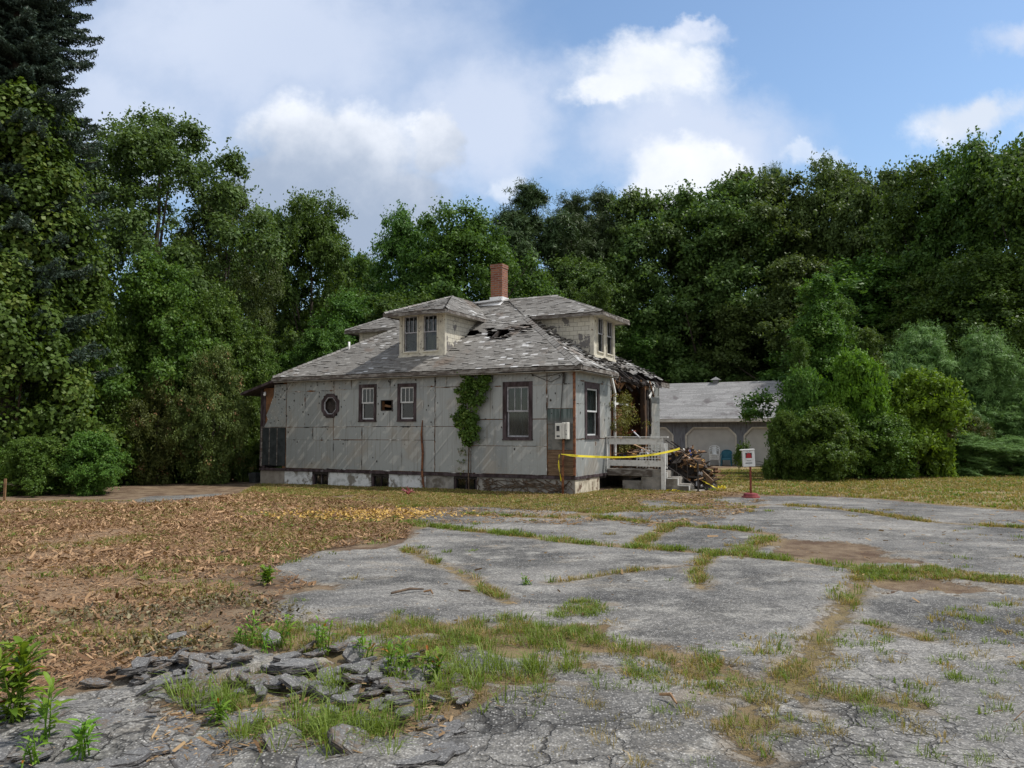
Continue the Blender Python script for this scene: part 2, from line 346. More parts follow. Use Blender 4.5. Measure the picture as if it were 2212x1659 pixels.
def ground_mat():
    m, t, p, o = new_mat('ground')
    v = obj_co(t); s = t.attr('asph')
    edge = t.math('ADD', s, t.math('MULTIPLY', t.math('SUBTRACT', t.noise(v, 9, 7, .78), .5), .75))
    mask = t.step(edge, -.015, .02)
    # asphalt: worn binder, pale aggregate, dusty and dark areas, crazing
    big = t.noise(v, .55, 5, .6, .6); mid = t.noise(v, 3.2, 6, .65)
    base = t.mix(t.step(big, .38, .62), (.072, .069, .064), (.185, .177, .165))
    base = t.mix(t.step(mid, .45, .7), base, (.225, .217, .20))
    base = t.mix(1., base, t.mix(t.step(t.noise(t.scalev(v, (.5, 1.5, 1)), .8, 6, .65, 1.), .36, .64), (.68,) * 3, (1.28, 1.27, 1.24)), 'MULTIPLY')
    sand = t.step(t.noise(t.scalev(v, (1, 1.6, 1)), .9, 6, .7, .5), .56, .68)
    base = t.mix(t.math('MULTIPLY', sand, .5), base, (.27, .235, .185))
    st = t.voro(v, 62); st2 = t.voro(v, 120)
    spk = t.math('MULTIPLY', t.step(st.outputs['Distance'], .5, .2), t.step(t.sep(st.outputs['Color'])[0], .35, .7))
    base = t.mix(t.math('MULTIPLY', spk, .75), base, (.40, .39, .37))
    g3 = t.noise(v, 30, 3, .75); base = t.mix(1., base, t.mix(t.step(g3, .32, .68), (.62,) * 3, (1.38,) * 3), 'MULTIPLY')
    pit = t.step(t.sep(st2.outputs['Color'])[1], .62, .9)
    base = t.mix(t.math('MULTIPLY', pit, .55), base, (.05, .05, .053))
    wv = t.node('ShaderNodeVectorMath', operation='ADD'); t.l.new(v, wv.inputs[0])
    t.l.new(t.scalev(t.noise(v, 3.5, 4, .6, out=1), (.35, .35, 0)), wv.inputs[1])
    cr1 = t.voro(wv.outputs[0], 2.7, 'DISTANCE_TO_EDGE').outputs['Distance']; cr2 = t.voro(wv.outputs[0], 6.5, 'DISTANCE_TO_EDGE').outputs['Distance']
    Y = t.sep(v); craz = t.math('MULTIPLY', t.step(Y[1], 6.2, 4.4), t.step(t.noise(v, .8, 3), .38, .55))
    c1 = t.math('MULTIPLY', t.step(cr1, .026, .004), t.math('MAXIMUM', craz, t.math('MULTIPLY', t.step(t.noise(v, .5, 3), .55, .63), .35)))
    c2 = t.math('MULTIPLY', t.step(cr2, .03, .005), t.math('MULTIPLY', craz, t.step(t.noise(v, 1.1, 2), .42, .55)))
    crk = t.math('MAXIMUM', c1, t.math('MULTIPLY', c2, .8))
    base = t.mix(t.math('MULTIPLY', crk, .85), base, (.03, .027, .024))
    dust = t.math('MULTIPLY', t.step(t.math('ADD', s, t.math('MULTIPLY', t.math('SUBTRACT', t.noise(v, 3, 6, .7), .5), .5)), .16, .0), .5)
    base = t.mix(dust, base, (.23, .185, .13))
    # soil, thatch, chips
    d1 = t.noise(v, 2.2, 7, .68); d2 = t.noise(t.scalev(v, (1, 1.4, 1)), 26, 5, .75)
    soil = t.mix(t.step(d1, .35, .65), (.095, .058, .036), (.21, .155, .10))
    dry = t.mix(t.step(d2, .38, .66), (.13, .078, .045), (.44, .30, .18))
    soil = t.mix(t.math('MULTIPLY', t.attr('mulch'), .8), soil, dry)
    lg = t.mix(t.step(t.noise(v, .7, 5, .65), .38, .62), (.255, .18, .10), (.195, .165, .062))
    lg = t.mix(t.math('MULTIPLY', t.step(d2, .4, .65), .45), lg, (.27, .21, .115))
    soil = t.mix(t.attr('lawn'), soil, lg)
    col = t.mix(mask, soil, base)
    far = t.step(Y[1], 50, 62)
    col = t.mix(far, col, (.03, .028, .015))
    t.inp(p.inputs['Base Color'], col); t.inp(p.inputs['Roughness'], t.mix(mask, (.95,) * 3, (.82,) * 3)); p.inputs['Specular IOR Level'].default_value = .3
    h = t.math('SUBTRACT', t.math('ADD', t.math('MULTIPLY', t.noise(v, 60, 3, .6), .5), t.math('MULTIPLY', st.outputs['Distance'], -.5)), t.math('MULTIPLY', crk, 2.5))
    h = t.math('ADD', h, t.math('MULTIPLY', t.math('MULTIPLY', d2, t.math('SUBTRACT', 1, mask)), 4))
    set_bump(t, p, h, .8, .008)
ground_mat(); build_ground()

def blades(name, mat, x, y, h, wd, tone, label, cat, lean=.5, zoff=0., tuft=0, ts=.02):
    n = len(x)
    if tuft:
        k = np.repeat(np.arange(0, n, tuft), tuft)[:n]; of = rng.normal(0, 1, (n, 2)) * ts; x = x[k] + of[:, 0]; y = y[k] + of[:, 1]; h = h[k] * (.6 + .7 * rng.random(n)); tone = np.clip(tone[k] * .6 + .4 * rng.random(n), 0, 1)
    z = gz(x, y) + zoff; az = rng.random(n) * 6.283
    if tuft: az = np.arctan2(of[:, 1], of[:, 0]) + rng.normal(0, .5, n)
    if True: ln = rng.random(n) * lean
    dx, dy = np.cos(az), np.sin(az); sx, sy = -np.sin(az + rng.normal(0, .5, n)), np.cos(az)
    b0 = np.stack([x - sx * wd / 2, y - sy * wd / 2, z], 1); b1 = np.stack([x + sx * wd / 2, y + sy * wd / 2, z], 1)
    m0 = np.stack([x + dx * h * ln * .35 - sx * wd * .4, y + dy * h * ln * .35 - sy * wd * .4, z + h * .6], 1)
    m1 = np.stack([x + dx * h * ln * .35 + sx * wd * .4, y + dy * h * ln * .35 + sy * wd * .4, z + h * .6], 1)
    tp = np.stack([x + dx * h * ln * 1.1, y + dy * h * ln * 1.1, z + h * (1 - ln * .4)], 1)
    V = np.stack([b0, b1, m0, m1, tp], 1).reshape(-1, 3); k = np.arange(n)[:, None] * 5
    F = np.concatenate([k + [0, 1, 3], k + [0, 3, 2], k + [2, 3, 4]], 0)
    o = link(name, np_mesh(name, V, F, mat, np.tile(tone, 3)))
    return tag(o, label, cat, kind='stuff')
def in_poly_pts(poly, n):
    lo, hi = poly.min(0), poly.max(0); out = np.zeros((0, 2))
    while len(out) < n:
        q = lo + rng.random((n * 2, 2)) * (hi - lo); out = np.concatenate([out, q[inpoly(q[:, 0], q[:, 1], poly)]])
    return out[:n]
def along(pl, sp, hw):
    out = []
    for a, b in zip(pl[:-1], pl[1:]):
        L = np.hypot(*(b - a)); k = int(L * sp) + 1; t = rng.random(k)
        dvec = (b - a) / L; nrm = np.array([-dvec[1], dvec[0]])
        out.append(a + t[:, None] * (b - a) + nrm * rng.normal(0, hw * .55, k)[:, None])
    return np.concatenate(out)
def clumpy(p, sc=2.2, th=.5, soft=.07):
    return p[rng.random(len(p)) < sstep(fbm(p[:, 0] * sc, p[:, 1] * sc, 3), th - soft, th + soft)]

def build_grass():
    G, S = [], []         # (x, y, h, w, tone) rows: green / dry
    for pl, hw, g in CR:
        p = clumpy(clumpy(along(pl, 1300 * min(1, hw / .1) * .8, hw * 1.25), 1.4, .45), 7, .45)
        k = rng.random(len(p)) < g * (.1 + 1.3 * fbm(p[:, 0] * 1.1 + 4, p[:, 1] * 1.1, 3))
        G.append((p[k], .045 + .05 * rng.random(k.sum()))); S.append((p[~k], .03 + .05 * rng.random((~k).sum())))
    for i, (pl, g, h) in enumerate(GR):
        area = abs(np.dot(pl[:, 0], np.roll(pl[:, 1], 1)) - np.dot(pl[:, 1], np.roll(pl[:, 0], 1))) / 2
        p = clumpy(clumpy(in_poly_pts(pl, int(area * (6500 if i != 4 else 800))), 1.7, .44), 6.5, .42)
        k = rng.random(len(p)) < g * (.15 + 1.1 * fbm(p[:, 0] * 1.3 + 9, p[:, 1] * 1.3, 3))
        G.append((p[k], h * (.3 + .6 * rng.random(k.sum())))); S.append((p[~k], h * (.2 + .5 * rng.random((~k).sum()))))
    # stray tufts over the paving
    for _ in range(300):
        cx, cy = in_poly_pts(W([(1100, 1450), (2212, 1300), (2300, 1659), (1200, 1659)]) if _ % 3 else ASPH, 1)[0]
        if cy > 18: continue
        n = rng.integers(8, 60); p = np.array([cx, cy]) + rng.normal(0, .02 + .035 * rng.random(), (n, 2))
        (G if rng.random() < .5 else S).append((p, .02 + .045 * rng.random(n)))
    # lawns by the house, behind and right of the paving, thin growth over the chips
    for poly, n, g, h in ((W([(560, 1042), (900, 1056), (1240, 1064), (1430, 1052), (1530, 1064), (1640, 1100), (1300, 1108), (1000, 1095), (700, 1100), (500, 1075)]), 80000, .16, .05),
                          (W([(1530, 1005), (1640, 1000), (2300, 985), (2300, 1110), (2060, 1090), (1850, 1074), (1640, 1068), (1540, 1060)]), 130000, .26, .07),
                          (W([(-100, 1080), (500, 1080), (900, 1110), (860, 1170), (560, 1230), (560, 1330), (400, 1420), (-100, 1450)]), 42000, .40, .05)):
        p = clumpy(in_poly_pts(poly, n * 2), .9, .48, .2)[:n] if n < 50000 else clumpy(in_poly_pts(poly, int(n * 1.5)), .5, .34, .2)
        k = rng.random(len(p)) < g * (.3 + 1.2 * fbm(p[:, 0] * .7 + 5, p[:, 1] * .7, 3))
        G.append((p[k], h * (.5 + .8 * rng.random(k.sum())))); S.append((p[~k], h * (.4 + .8 * rng.random((~k).sum()))))
    for nm, mat, L, lab in (('grass', 'green_blade', G, 'fresh green grass growing in the cracks of the paving and on the lawns'), ('dry_grass', 'grass_blade', S, 'tan and olive dry grass mixed into the verges and cracks')):
        p = np.concatenate([q for q, _ in L]); h = np.concatenate([q for _, q in L])
        ok = ~house_zone(p[:, 0], p[:, 1]) & ~(inpoly(p[:, 0], p[:, 1], W([(1360, 1074), (1450, 1064), (1560, 1066), (1640, 1064), (1690, 1090), (1560, 1100), (1380, 1094)])) & (rng.random(len(p)) < .88)); p, h = p[ok], h[ok]
        wd = np.maximum(.0035, p[:, 1] * .00085) * (.8 + .5 * rng.random(len(p)))
        blades(nm, mat, p[:, 0], p[:, 1], h, wd, rng.random(len(p)), lab, 'grass', 1.5, 0., 12, .022 + .012 * (p[:, 1:2] / 10).repeat(2, 1) ** 1.5)
HO = np.array(gp(1724 * .72, 1484 * .72)); HA = R(-26.8)
EX = np.array([math.cos(HA), math.sin(HA)]); EY = np.array([-math.sin(HA), math.cos(HA)])
def house_zone(x, y):
    lx = (x - HO[0]) * EX[0] + (y - HO[1]) * EX[1]; ly = (x - HO[0]) * EY[0] + (y - HO[1]) * EY[1]
    return ((lx > -10.6) & (lx < 0) & (ly > 0) & (ly < 8)) | ((lx > -.1) & (lx < 1.7) & (ly > 2.25) & (ly < 5))
def build_litter():
    def chips(name, p, ln, wd, tone, label, cat, thick=.012, rise=.35, mat='straw'):
        n = len(p); az = rng.random(n) * 6.283; t = rng.normal(0, rise, n)
        c = np.stack([p[:, 0], p[:, 1], gz(p[:, 0], p[:, 1]) + .012 + thick * rng.random(n) + np.abs(np.sin(t)) * ln * .4], 1)
        a = np.stack([np.cos(az) * np.cos(t), np.sin(az) * np.cos(t), np.sin(t)], 1) * (ln / 2)[:, None]
        r_ = rng.normal(0, .6, n); b = np.stack([-np.sin(az) * np.cos(r_), np.cos(az) * np.cos(r_), np.sin(r_)], 1) * (wd / 2)[:, None]
        k1 = (.3 + .7 * rng.random(n))[:, None]
        V = np.stack([c - a - b * k1, c - a * .9 + b, c + a + b * k1, c + a * .8 - b], 1).reshape(-1, 3)
        F = np.arange(n)[:, None] * 4 + np.arange(4)
        return tag(link(name, np_mesh(name, V, F, mat, tone)), label, cat, kind='stuff')
    MU = W([(-250, 1078), (300, 1088), (560, 1062), (840, 1092), (900, 1120), (880, 1165), (700, 1190), (590, 1225), (680, 1262), (580, 1300), (620, 1350), (480, 1400), (250, 1455), (0, 1530), (-250, 1560)])
    p = in_poly_pts(MU, 150000); dens = fbm(p[:, 0] * .8 + 3, p[:, 1] * .8, 4); p = p[rng.random(len(p)) < sstep(dens, .25, .6) * .85 + .15]
    p = p[~house_zone(p[:, 0], p[:, 1])]
    n = len(p); ln = np.exp(rng.normal(-3.25, .45, n)) * (.8 + p[:, 1] * .02)
    big = fbm(p[:, 0] * .5, p[:, 1] * .5, 3)
    tone = np.clip(rng.beta(1.4, 2.2, n) * (.55 + .9 * big), 0, 1); pale = (rng.random(n) < .16 * sstep(p[:, 1], 9, 14) * sstep(-p[:, 0], 3, 6) + .02); tone = np.where(pale, 1.5 + .5 * rng.random(n), tone)
    chips('wood_chips', p, ln, ln * (.12 + .25 * rng.random(n)), tone, 'tan and brown wood chips and straw strewn over the left of the yard', 'wood chips')
    # thin scatter on paving and by the house
    q = np.concatenate([in_poly_pts(ASPH, 6000), in_poly_pts(W([(560, 1046), (900, 1060), (1240, 1068), (1540, 1080), (1640, 1100), (1500, 1140), (900, 1130)]), 40000), in_poly_pts(W([(1300, 1070), (1450, 1062), (1600, 1060), (1670, 1080), (1560, 1098), (1330, 1094)]), 22000), in_poly_pts(W([(380, 1480), (1060, 1480), (960, 1600), (300, 1659)]), 2500)])
    q = clumpy(q, 1.2, .5, .2); q = q[~house_zone(q[:, 0], q[:, 1])]; n = len(q); ln = np.exp(rng.normal(-3.3, .5, n)) * (.7 + q[:, 1] * .02)
    chips('straw_litter', q, ln, ln * (.08 + .2 * rng.random(n)), rng.beta(1.6, 2, n), 'loose dry straw, twigs and leaf scraps lying on the paving and by the house', 'litter', rise=.2)
    # dark dead leaves in the chips (bottom left)
    q = clumpy(in_poly_pts(W([(0, 1300), (500, 1290), (720, 1330), (560, 1400), (200, 1440), (-100, 1420)]), 5500), 1.2, .50, .2); n = len(q); ln = .015 + .04 * rng.random(n) ** 2
    chips('dead_leaves', q, ln, ln * .6, rng.random(n), 'curled grey green dead leaves in the chips at lower left', 'dead leaves', .03, .6, 'dead_leaf')
    # orange sawdust patch in front of the house
    q = np.array(gp(790, 1111)) + rng.normal(0, 1, (2600, 2)) * np.array([.75, .5]); ln = .02 + .05 * rng.random(2600)
    chips('sawdust', q, ln, ln * .5, .4 + .6 * rng.random(2600), 'patch of orange sawdust on the ground before the house', 'sawdust', .02, .4, 'sawdust')
leafmat('dead_leaf', (.05, .04, .022), (.22, .19, .11), trans=.1, vary=0)
leafmat('sawdust', (.35, .19, .06), (.60, .36, .13), trans=.1, vary=0)
build_grass(); build_litter()

# ================================================================== HOUSE
def foil_mat():
    m, t, p, o = new_mat('foil_board')
    v = obj_co(t); s = t.sep(v); along_ = t.math('ADD', s[0], s[1])
    tn = t.attr('tone')
    base = t.mix(tn, (.235, .25, .25), (.31, .325, .32))
    cl = t.noise(v, 1.1, 5, .6); base = t.mix(t.step(cl, .48, .66), base, (.30, .285, .255))
    dg = t.math('SUBTRACT', along_, t.math('MULTIPLY', s[2], .92))
    nz = t.noise(v, 2.2, 4, .6)
    fr = t.math('FRACT', t.math('ADD', t.math('MULTIPLY', dg, 2.6), t.math('MULTIPLY', t.noise(t.comb(dg, 0, 0), 1.5, 2), 3)))
    ln = t.math('MULTIPLY', t.step(t.math('ABSOLUTE', t.math('SUBTRACT', fr, .5)), .16, .08), t.step(nz, .46, .56))
    base = t.mix(t.math('MULTIPLY', ln, .5), base, (.48, .48, .46))
    f2 = t.math('FRACT', t.math('MULTIPLY', dg, 1.1)); l2 = t.math('MULTIPLY', t.step(t.math('ABSOLUTE', t.math('SUBTRACT', f2, .5)), .04, .02), t.step(t.noise(v, 1.3, 3), .45, .6))
    base = t.mix(t.math('MULTIPLY', l2, .45), base, (.16, .165, .17))
    vert = t.noise(t.scalev(v, (9, 9, .5)), 2, 5, .6); base = t.mix(t.math('MULTIPLY', t.step(vert, .50, .72), .5), base, (.16, .145, .12))
    hole = t.voro(v, 7); hm = t.math('MULTIPLY', t.step(hole.outputs['Distance'], .10, .05), t.step(t.sep(hole.outputs['Color'])[0], .87, .9))
    base = t.mix(hm, base, (.03, .02, .018))
    fl = t.step(t.noise(t.scalev(v, (1, 1, 2.2)), 14, 5, .7), .70, .74); base = t.mix(t.math('MULTIPLY', fl, .7), base, (.62, .63, .61))
    rust = t.math('MULTIPLY', t.step(t.noise(v, 6, 6, .7), .62, .7), t.step(s[2], 2.5, 3.1)); base = t.mix(t.math('MULTIPLY', rust, .8), base, (.16, .07, .04))
    t.inp(p.inputs['Base Color'], base); p.inputs['Metallic'].default_value = .2; t.inp(p.inputs['Roughness'], t.mix(nz, (.36,) * 3, (.6,) * 3))
    h = t.math('ADD', t.noise(v, 1.7, 4, .6), t.math('MULTIPLY', t.noise(v, 14, 3), .12)); set_bump(t, p, h, .5, .03)
foil_mat()
nmat('sheathing', (.08, .04, .02), (.22, .10, .04), 3, c=(.05, .03, .02), bump=.5)
nmat('trim_dark', (.022, .012, .012), (.07, .05, .055), 9, c=(.14, .13, .135), cs=7, cl=.6, ch=.68, stretch=(1, 1, .3), bump=.5)
nmat('sash_white', (.55, .56, .56), (.36, .37, .375), 12, lo=.45, hi=.8, rough=.55, bump=.1)
nmat('sash_grey', (.42, .42, .44), (.24, .24, .26), 9, rough=.6)
nmat('weathered_paint', (.24, .225, .205), (.085, .07, .06), 5, lo=.36, hi=.58, c=(.10, .065, .045), cs=9, cl=.6, ch=.66, stretch=(1, 1, 3), bump=.5)
nmat('soffit', (.40, .385, .35), (.25, .22, .18), 4, c=(.13, .09, .06), cs=6, cl=.6, ch=.7)
nmat('white_paint', (.66, .66, .64), (.36, .35, .33), 7, lo=.5, hi=.75, c=(.14, .11, .09), cs=12, cl=.64, ch=.69, bump=.4)
nmat('cream_paint', (.60, .565, .46), (.44, .415, .35), 6, c=(.16, .13, .10), cs=8, cl=.60, ch=.66, bump=.4)
nmat('block_paint', (.60, .61, .61), (.38, .39, .38), 5, lo=.45, hi=.65, c=(.19, .175, .15), cs=3.2, cl=.5, ch=.6, bump=.7, bdist=.02)
nmat('old_concrete', (.20, .19, .175), (.31, .29, .26), 3.5, c=(.12, .105, .085), cs=2.3, cl=.5, ch=.66, bump=.6, bdist=.015)
nmat('beige_block', (.27, .245, .21), (.19, .165, .135), 4, bump=.4)
nmat('cream_block', (.55, .50, .40), (.33, .29, .22), 5, c=(.15, .10, .07), cs=4, cl=.56, ch=.62, bump=.6)
nmat('char_and_shade', (.012, .010, .009), (.045, .035, .03), 9, bump=.8, bdist=.02)  # burnt wood; also colours the sheets standing in for unlit depth
nmat('scorched_wood', (.04, .022, .012), (.24, .12, .05), 3.5, lo=.48, hi=.66, bump=.6, stretch=(1, 1, .4))
nmat('bare_wood', (.22, .145, .085), (.12, .075, .045), 4, stretch=(.4, .4, 8), bump=.8, bdist=.02, lo=.4, hi=.6)
nmat('rust', (.10, .035, .018), (.26, .11, .05), 9, c=(.045, .02, .015), cs=5, bump=.5)
nmat('tar_panel', (.014, .018, .02), (.035, .04, .043), 5, rough=.45, bump=.15)
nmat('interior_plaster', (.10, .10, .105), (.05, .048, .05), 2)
nmat('dark_metal', (.02, .018, .017), (.045, .035, .03), 12, rough=.55)
nmat('meter_paint', (.62, .61, .56), (.50, .49, .45), 5, rough=.45, bump=.05)
nmat('black_plastic', (.012, .012, .014), (.03, .03, .032), 5, rough=.4, bump=.05)
nmat('cable', (.03, .028, .026), (.07, .06, .055), 8)
nmat('flashing', (.72, .72, .72), (.42, .42, .43), 4, lo=.5, hi=.7, rough=.5, bump=.4)
nmat('pipe_white', (.7, .7, .7), (.55, .55, .54), 6, rough=.5)
nmat('torn_foil', (.62, .62, .60), (.34, .33, .31), 9, rough=.6)
nmat('curtain', (.11, .12, .13), (.19, .20, .21), 2, stretch=(12, 12, .4), lo=.4, hi=.6, bump=.3)
nmat('curtain_yellow', (.42, .36, .19), (.16, .13, .07), 2, stretch=(9, 9, .6), bump=.3)
nmat('vine_stem', (.05, .032, .02), (.12, .08, .05), 8)
def green_worn():
    m, t, p, o = new_mat('worn_green_board'); v = obj_co(t); s = t.sep(v)
    n = t.noise(t.scalev(v, (7, 7, .6)), 2, 5, .7); c = t.mix(t.step(n, .45, .62), (.05, .075, .07), (.13, .16, .155))
    n2 = t.noise(v, 3, 6, .7); c2 = t.mix(t.step(n2, .4, .6), (.085, .09, .085), (.17, .165, .15))
    c = t.mix(t.step(s[2], 2.0, 1.8), c, c2); t.inp(p.inputs['Base Color'], c); p.inputs['Roughness'].default_value = .7; set_bump(t, p, n2, .4, .01)
green_worn()
def shingle_mat(name, dark, mid, pale, white):
    m, t, p, o = new_mat(name); v = obj_co(t); tn = t.attr('tone')
    c = t.mix(t.step(tn, .0, .35), dark, mid); c = t.mix(t.step(tn, .45, .72), c, pale); c = t.mix(t.step(tn, .82, .95), c, white)
    n = t.noise(v, 3, 7, .7); c = t.mix(t.math('MULTIPLY', t.step(n, .42, .7), .55), c, (.10, .085, .07))
    mo = t.step(t.noise(v, .9, 5, .7), .54, .66); c = t.mix(t.math('MULTIPLY', mo, .5), c, (.15, .095, .06))
    gr = t.noise(v, 70, 2); c = t.mix(t.math('MULTIPLY', gr, .35), c, (.05, .05, .05))
    t.inp(p.inputs['Base Color'], c); p.inputs['Roughness'].default_value = .85; set_bump(t, p, t.noise(v, 25, 4, .7), .5, .01)
shingle_mat('shingles', (.10, .093, .085), (.215, .205, .19), (.33, .32, .30), (.62, .62, .62))
def brick_mat():
    m, t, p, o = new_mat('chimney_brick'); s = t.sep(obj_co(t)); v = t.comb(t.math('ADD', s[0], s[1]), s[2], 0)
    b = t.node('ShaderNodeTexBrick'); t.l.new(v, b.inputs[0]); b.inputs['Scale'].default_value = 1
    b.inputs['Color1'].default_value = (.19, .055, .025, 1); b.inputs['Color2'].default_value = (.34, .13, .06, 1); b.inputs['Mortar'].default_value = (.22, .16, .13, 1)
    b.inputs['Mortar Size'].default_value = .013; b.inputs['Brick Width'].default_value = .2; b.inputs['Row Height'].default_value = .07; b.inputs['Bias'].default_value = -.2
    n = t.noise(obj_co(t), 9, 6, .7); c = t.mix(t.math('MULTIPLY', t.step(n, .45, .7), .6), b.outputs[0], (.14, .045, .03))
    t.inp(p.inputs['Base Color'], c); p.inputs['Roughness'].default_value = .9
    set_bump(t, p, t.math('ADD', t.math('MULTIPLY', b.outputs['Fac'], -1), t.math('MULTIPLY', n, .5)), .8, .01)
brick_mat()
def dormer_mat():
    m, t, p, o = new_mat('dormer_shingle'); s = t.sep(obj_co(t)); v = t.comb(t.math('ADD', s[0], s[1]), s[2], 0)
    b = t.node('ShaderNodeTexBrick'); t.l.new(v, b.inputs[0]); b.inputs['Scale'].default_value = 1
    b.inputs['Color1'].default_value = (.55, .52, .43, 1); b.inputs['Color2'].default_value = (.47, .445, .38, 1); b.inputs['Mortar'].default_value = (.25, .23, .19, 1)
    b.inputs['Mortar Size'].default_value = .006; b.inputs['Brick Width'].default_value = .24; b.inputs['Row Height'].default_value = .13
    n = t.noise(obj_co(t), 2.4, 6, .7); pl = t.step(t.math('ADD', n, t.math('MULTIPLY', t.step(s[2], 4.6, 3.9), .12)), .56, .6)
    c = t.mix(pl, b.outputs[0], (.15, .14, .135)); n2 = t.noise(obj_co(t), 14, 4, .7); c = t.mix(t.math('MULTIPLY', t.step(n2, .5, .75), .5), c, (.30, .25, .17))
    t.inp(p.inputs['Base Color'], c); p.inputs['Roughness'].default_value = .8
    set_bump(t, p, t.math('MULTIPLY', b.outputs['Fac'], -1), .7, .01)
dormer_mat()
def glass_mat():
    m, t, p, o = new_mat('glass')
    g = t.node('ShaderNodeBsdfGlossy'); g.inputs['Roughness'].default_value = .06; tr = t.node('ShaderNodeBsdfTransparent'); tr.inputs[0].default_value = (.62, .66, .66, 1)
    df = t.node('ShaderNodeBsdfDiffuse'); df.inputs[0].default_value = (.07, .07, .07, 1)
    n = t.noise(obj_co(t), 5, 5, .7); m1 = t.node('ShaderNodeMixShader'); t.inp(m1.inputs[0], t.step(n, .35, .8, .03, .2)); t.l.new(tr.outputs[0], m1.inputs[1]); t.l.new(df.outputs[0], m1.inputs[2])
    m2 = t.node('ShaderNodeMixShader'); m2.inputs[0].default_value = .045
    t.l.new(m1.outputs[0], m2.inputs[1]); t.l.new(g.outputs[0], m2.inputs[2]); t.l.new(m2.outputs[0], o.inputs[0])
glass_mat()

house = empty('derelict_house', (HO[0], HO[1], 0), HA, 'derelict house with torn grey foil siding, hipped shingle roof, dormers and a burnt open corner', 'house')
LONG = lambda a, d, z: (a, -d, z)
FRONT = lambda a, d, z: (d, a, z)
def cut_rects(rect, holes):
    """rect minus holes as a list of rects"""
    a0, a1, z0, z1 = rect; xs = sorted({a0, a1, *[min(max(h[i], a0), a1) for h in holes for i in (0, 1)]}); zs = sorted({z0, z1, *[min(max(h[i], z0), z1) for h in holes for i in (2, 3)]})
    out = []
    for x0, x1 in zip(xs[:-1], xs[1:]):
        for w0, w1 in zip(zs[:-1], zs[1:]):
            cx, cz = (x0 + x1) / 2, (w0 + w1) / 2
            if not any(h[0] < cx < h[1] and h[2] < cz < h[3] for h in holes): out.append((x0, x1, w0, w1))
    return out
ZS, ZT = .46, 3.22
WIN1 = (-6.78, -6.17, 1.90, 2.96); WIN2 = (-5.41, -4.79, 1.90, 2.95); BIG = (-2.02, -1.17, 1.39, 2.90); OCT = (-8.12, -7.58, 2.05, 2.66); HOLE = (-5.97, -5.61, 2.20, 2.47)
FWIN = (.70, 1.77, 1.42, 2.89)
def siding(name, mp, panels, holes, flecks, seed):
    r = random.Random(seed); mb = MB(mp)
    mb.use('foil_board')
    for (a0, a1, z0, z1) in panels:
        th = r.uniform(.010, .018); tn = r.random(); g = .0022
        for q in cut_rects((a0 + g, a1 - g, z0 + g, z1 - g), holes):
            mb.box(q[0], q[1], .001, th, q[2], q[3], tn)
    # torn white foil edges and dark nicks beside the seams
    for (a0, a1, z0, z1) in panels:
        for k in range(flecks):
            hor = r.random() < .7; e = r.choice((z0, z1)) if hor else r.choice((a0, a1))
            if r.random() < .45: continue
            L = r.uniform(.05, .34); c = r.uniform(a0, a1 - L) if hor else r.uniform(z0, z1 - L)
            if hor: aa, zz = c + L / 2, e
            else: aa, zz = e, c + L / 2
            if any(h[0] - .08 < aa < h[1] + .08 and h[2] - .05 < zz < h[3] + .05 for h in holes): continue
            wd = r.uniform(.007, .024); mb.use(r.choice(('torn_foil', 'torn_foil', 'sheathing', 'char_and_shade')))
            n = 5; up = []; lo = []
            for i in range(n + 1):
                s_ = i / n; jw = wd * (1 - abs(2 * s_ - 1) * .7) * r.uniform(.5, 1.4)
                pu, pl_ = (c + L * s_, e + jw), (c + L * s_, e - jw)
                if not hor: pu, pl_ = (pu[1], pu[0]), (pl_[1], pl_[0])
                up.append((pu[0], .024 + r.uniform(0, .02), pu[1])); lo.append((pl_[0], .022, pl_[1]))
            for i in range(n): mb.poly([lo[i], lo[i + 1], up[i + 1], up[i]], r.random())
    mb.use('char_and_shade')
    a_lo, a_hi = min(p_[0] for p_ in panels), max(p_[1] for p_ in panels)
    for k in range(int(26 * (a_hi - a_lo) / 2)):
        a, z = r.uniform(a_lo, a_hi), (r.uniform(.5, 3.15) if r.random() < .35 else r.gauss(3.0, .12) if r.random() < .5 else r.gauss(2.4, .25)); z = min(max(z, .5), 3.18)
        if any(h[0] - .03 < a < h[1] + .03 and h[2] - .03 < z < h[3] + .03 for h in holes): continue
        q = r.uniform(.008, .028); mb.poly([(a + q * math.cos(t_) * r.uniform(.6, 1.2), .0235, z + q * 1.3 * math.sin(t_)) for t_ in (0, 1, 2.1, 3.1, 4.2, 5.2)], .5)
    return mb.build(name, parent=house)
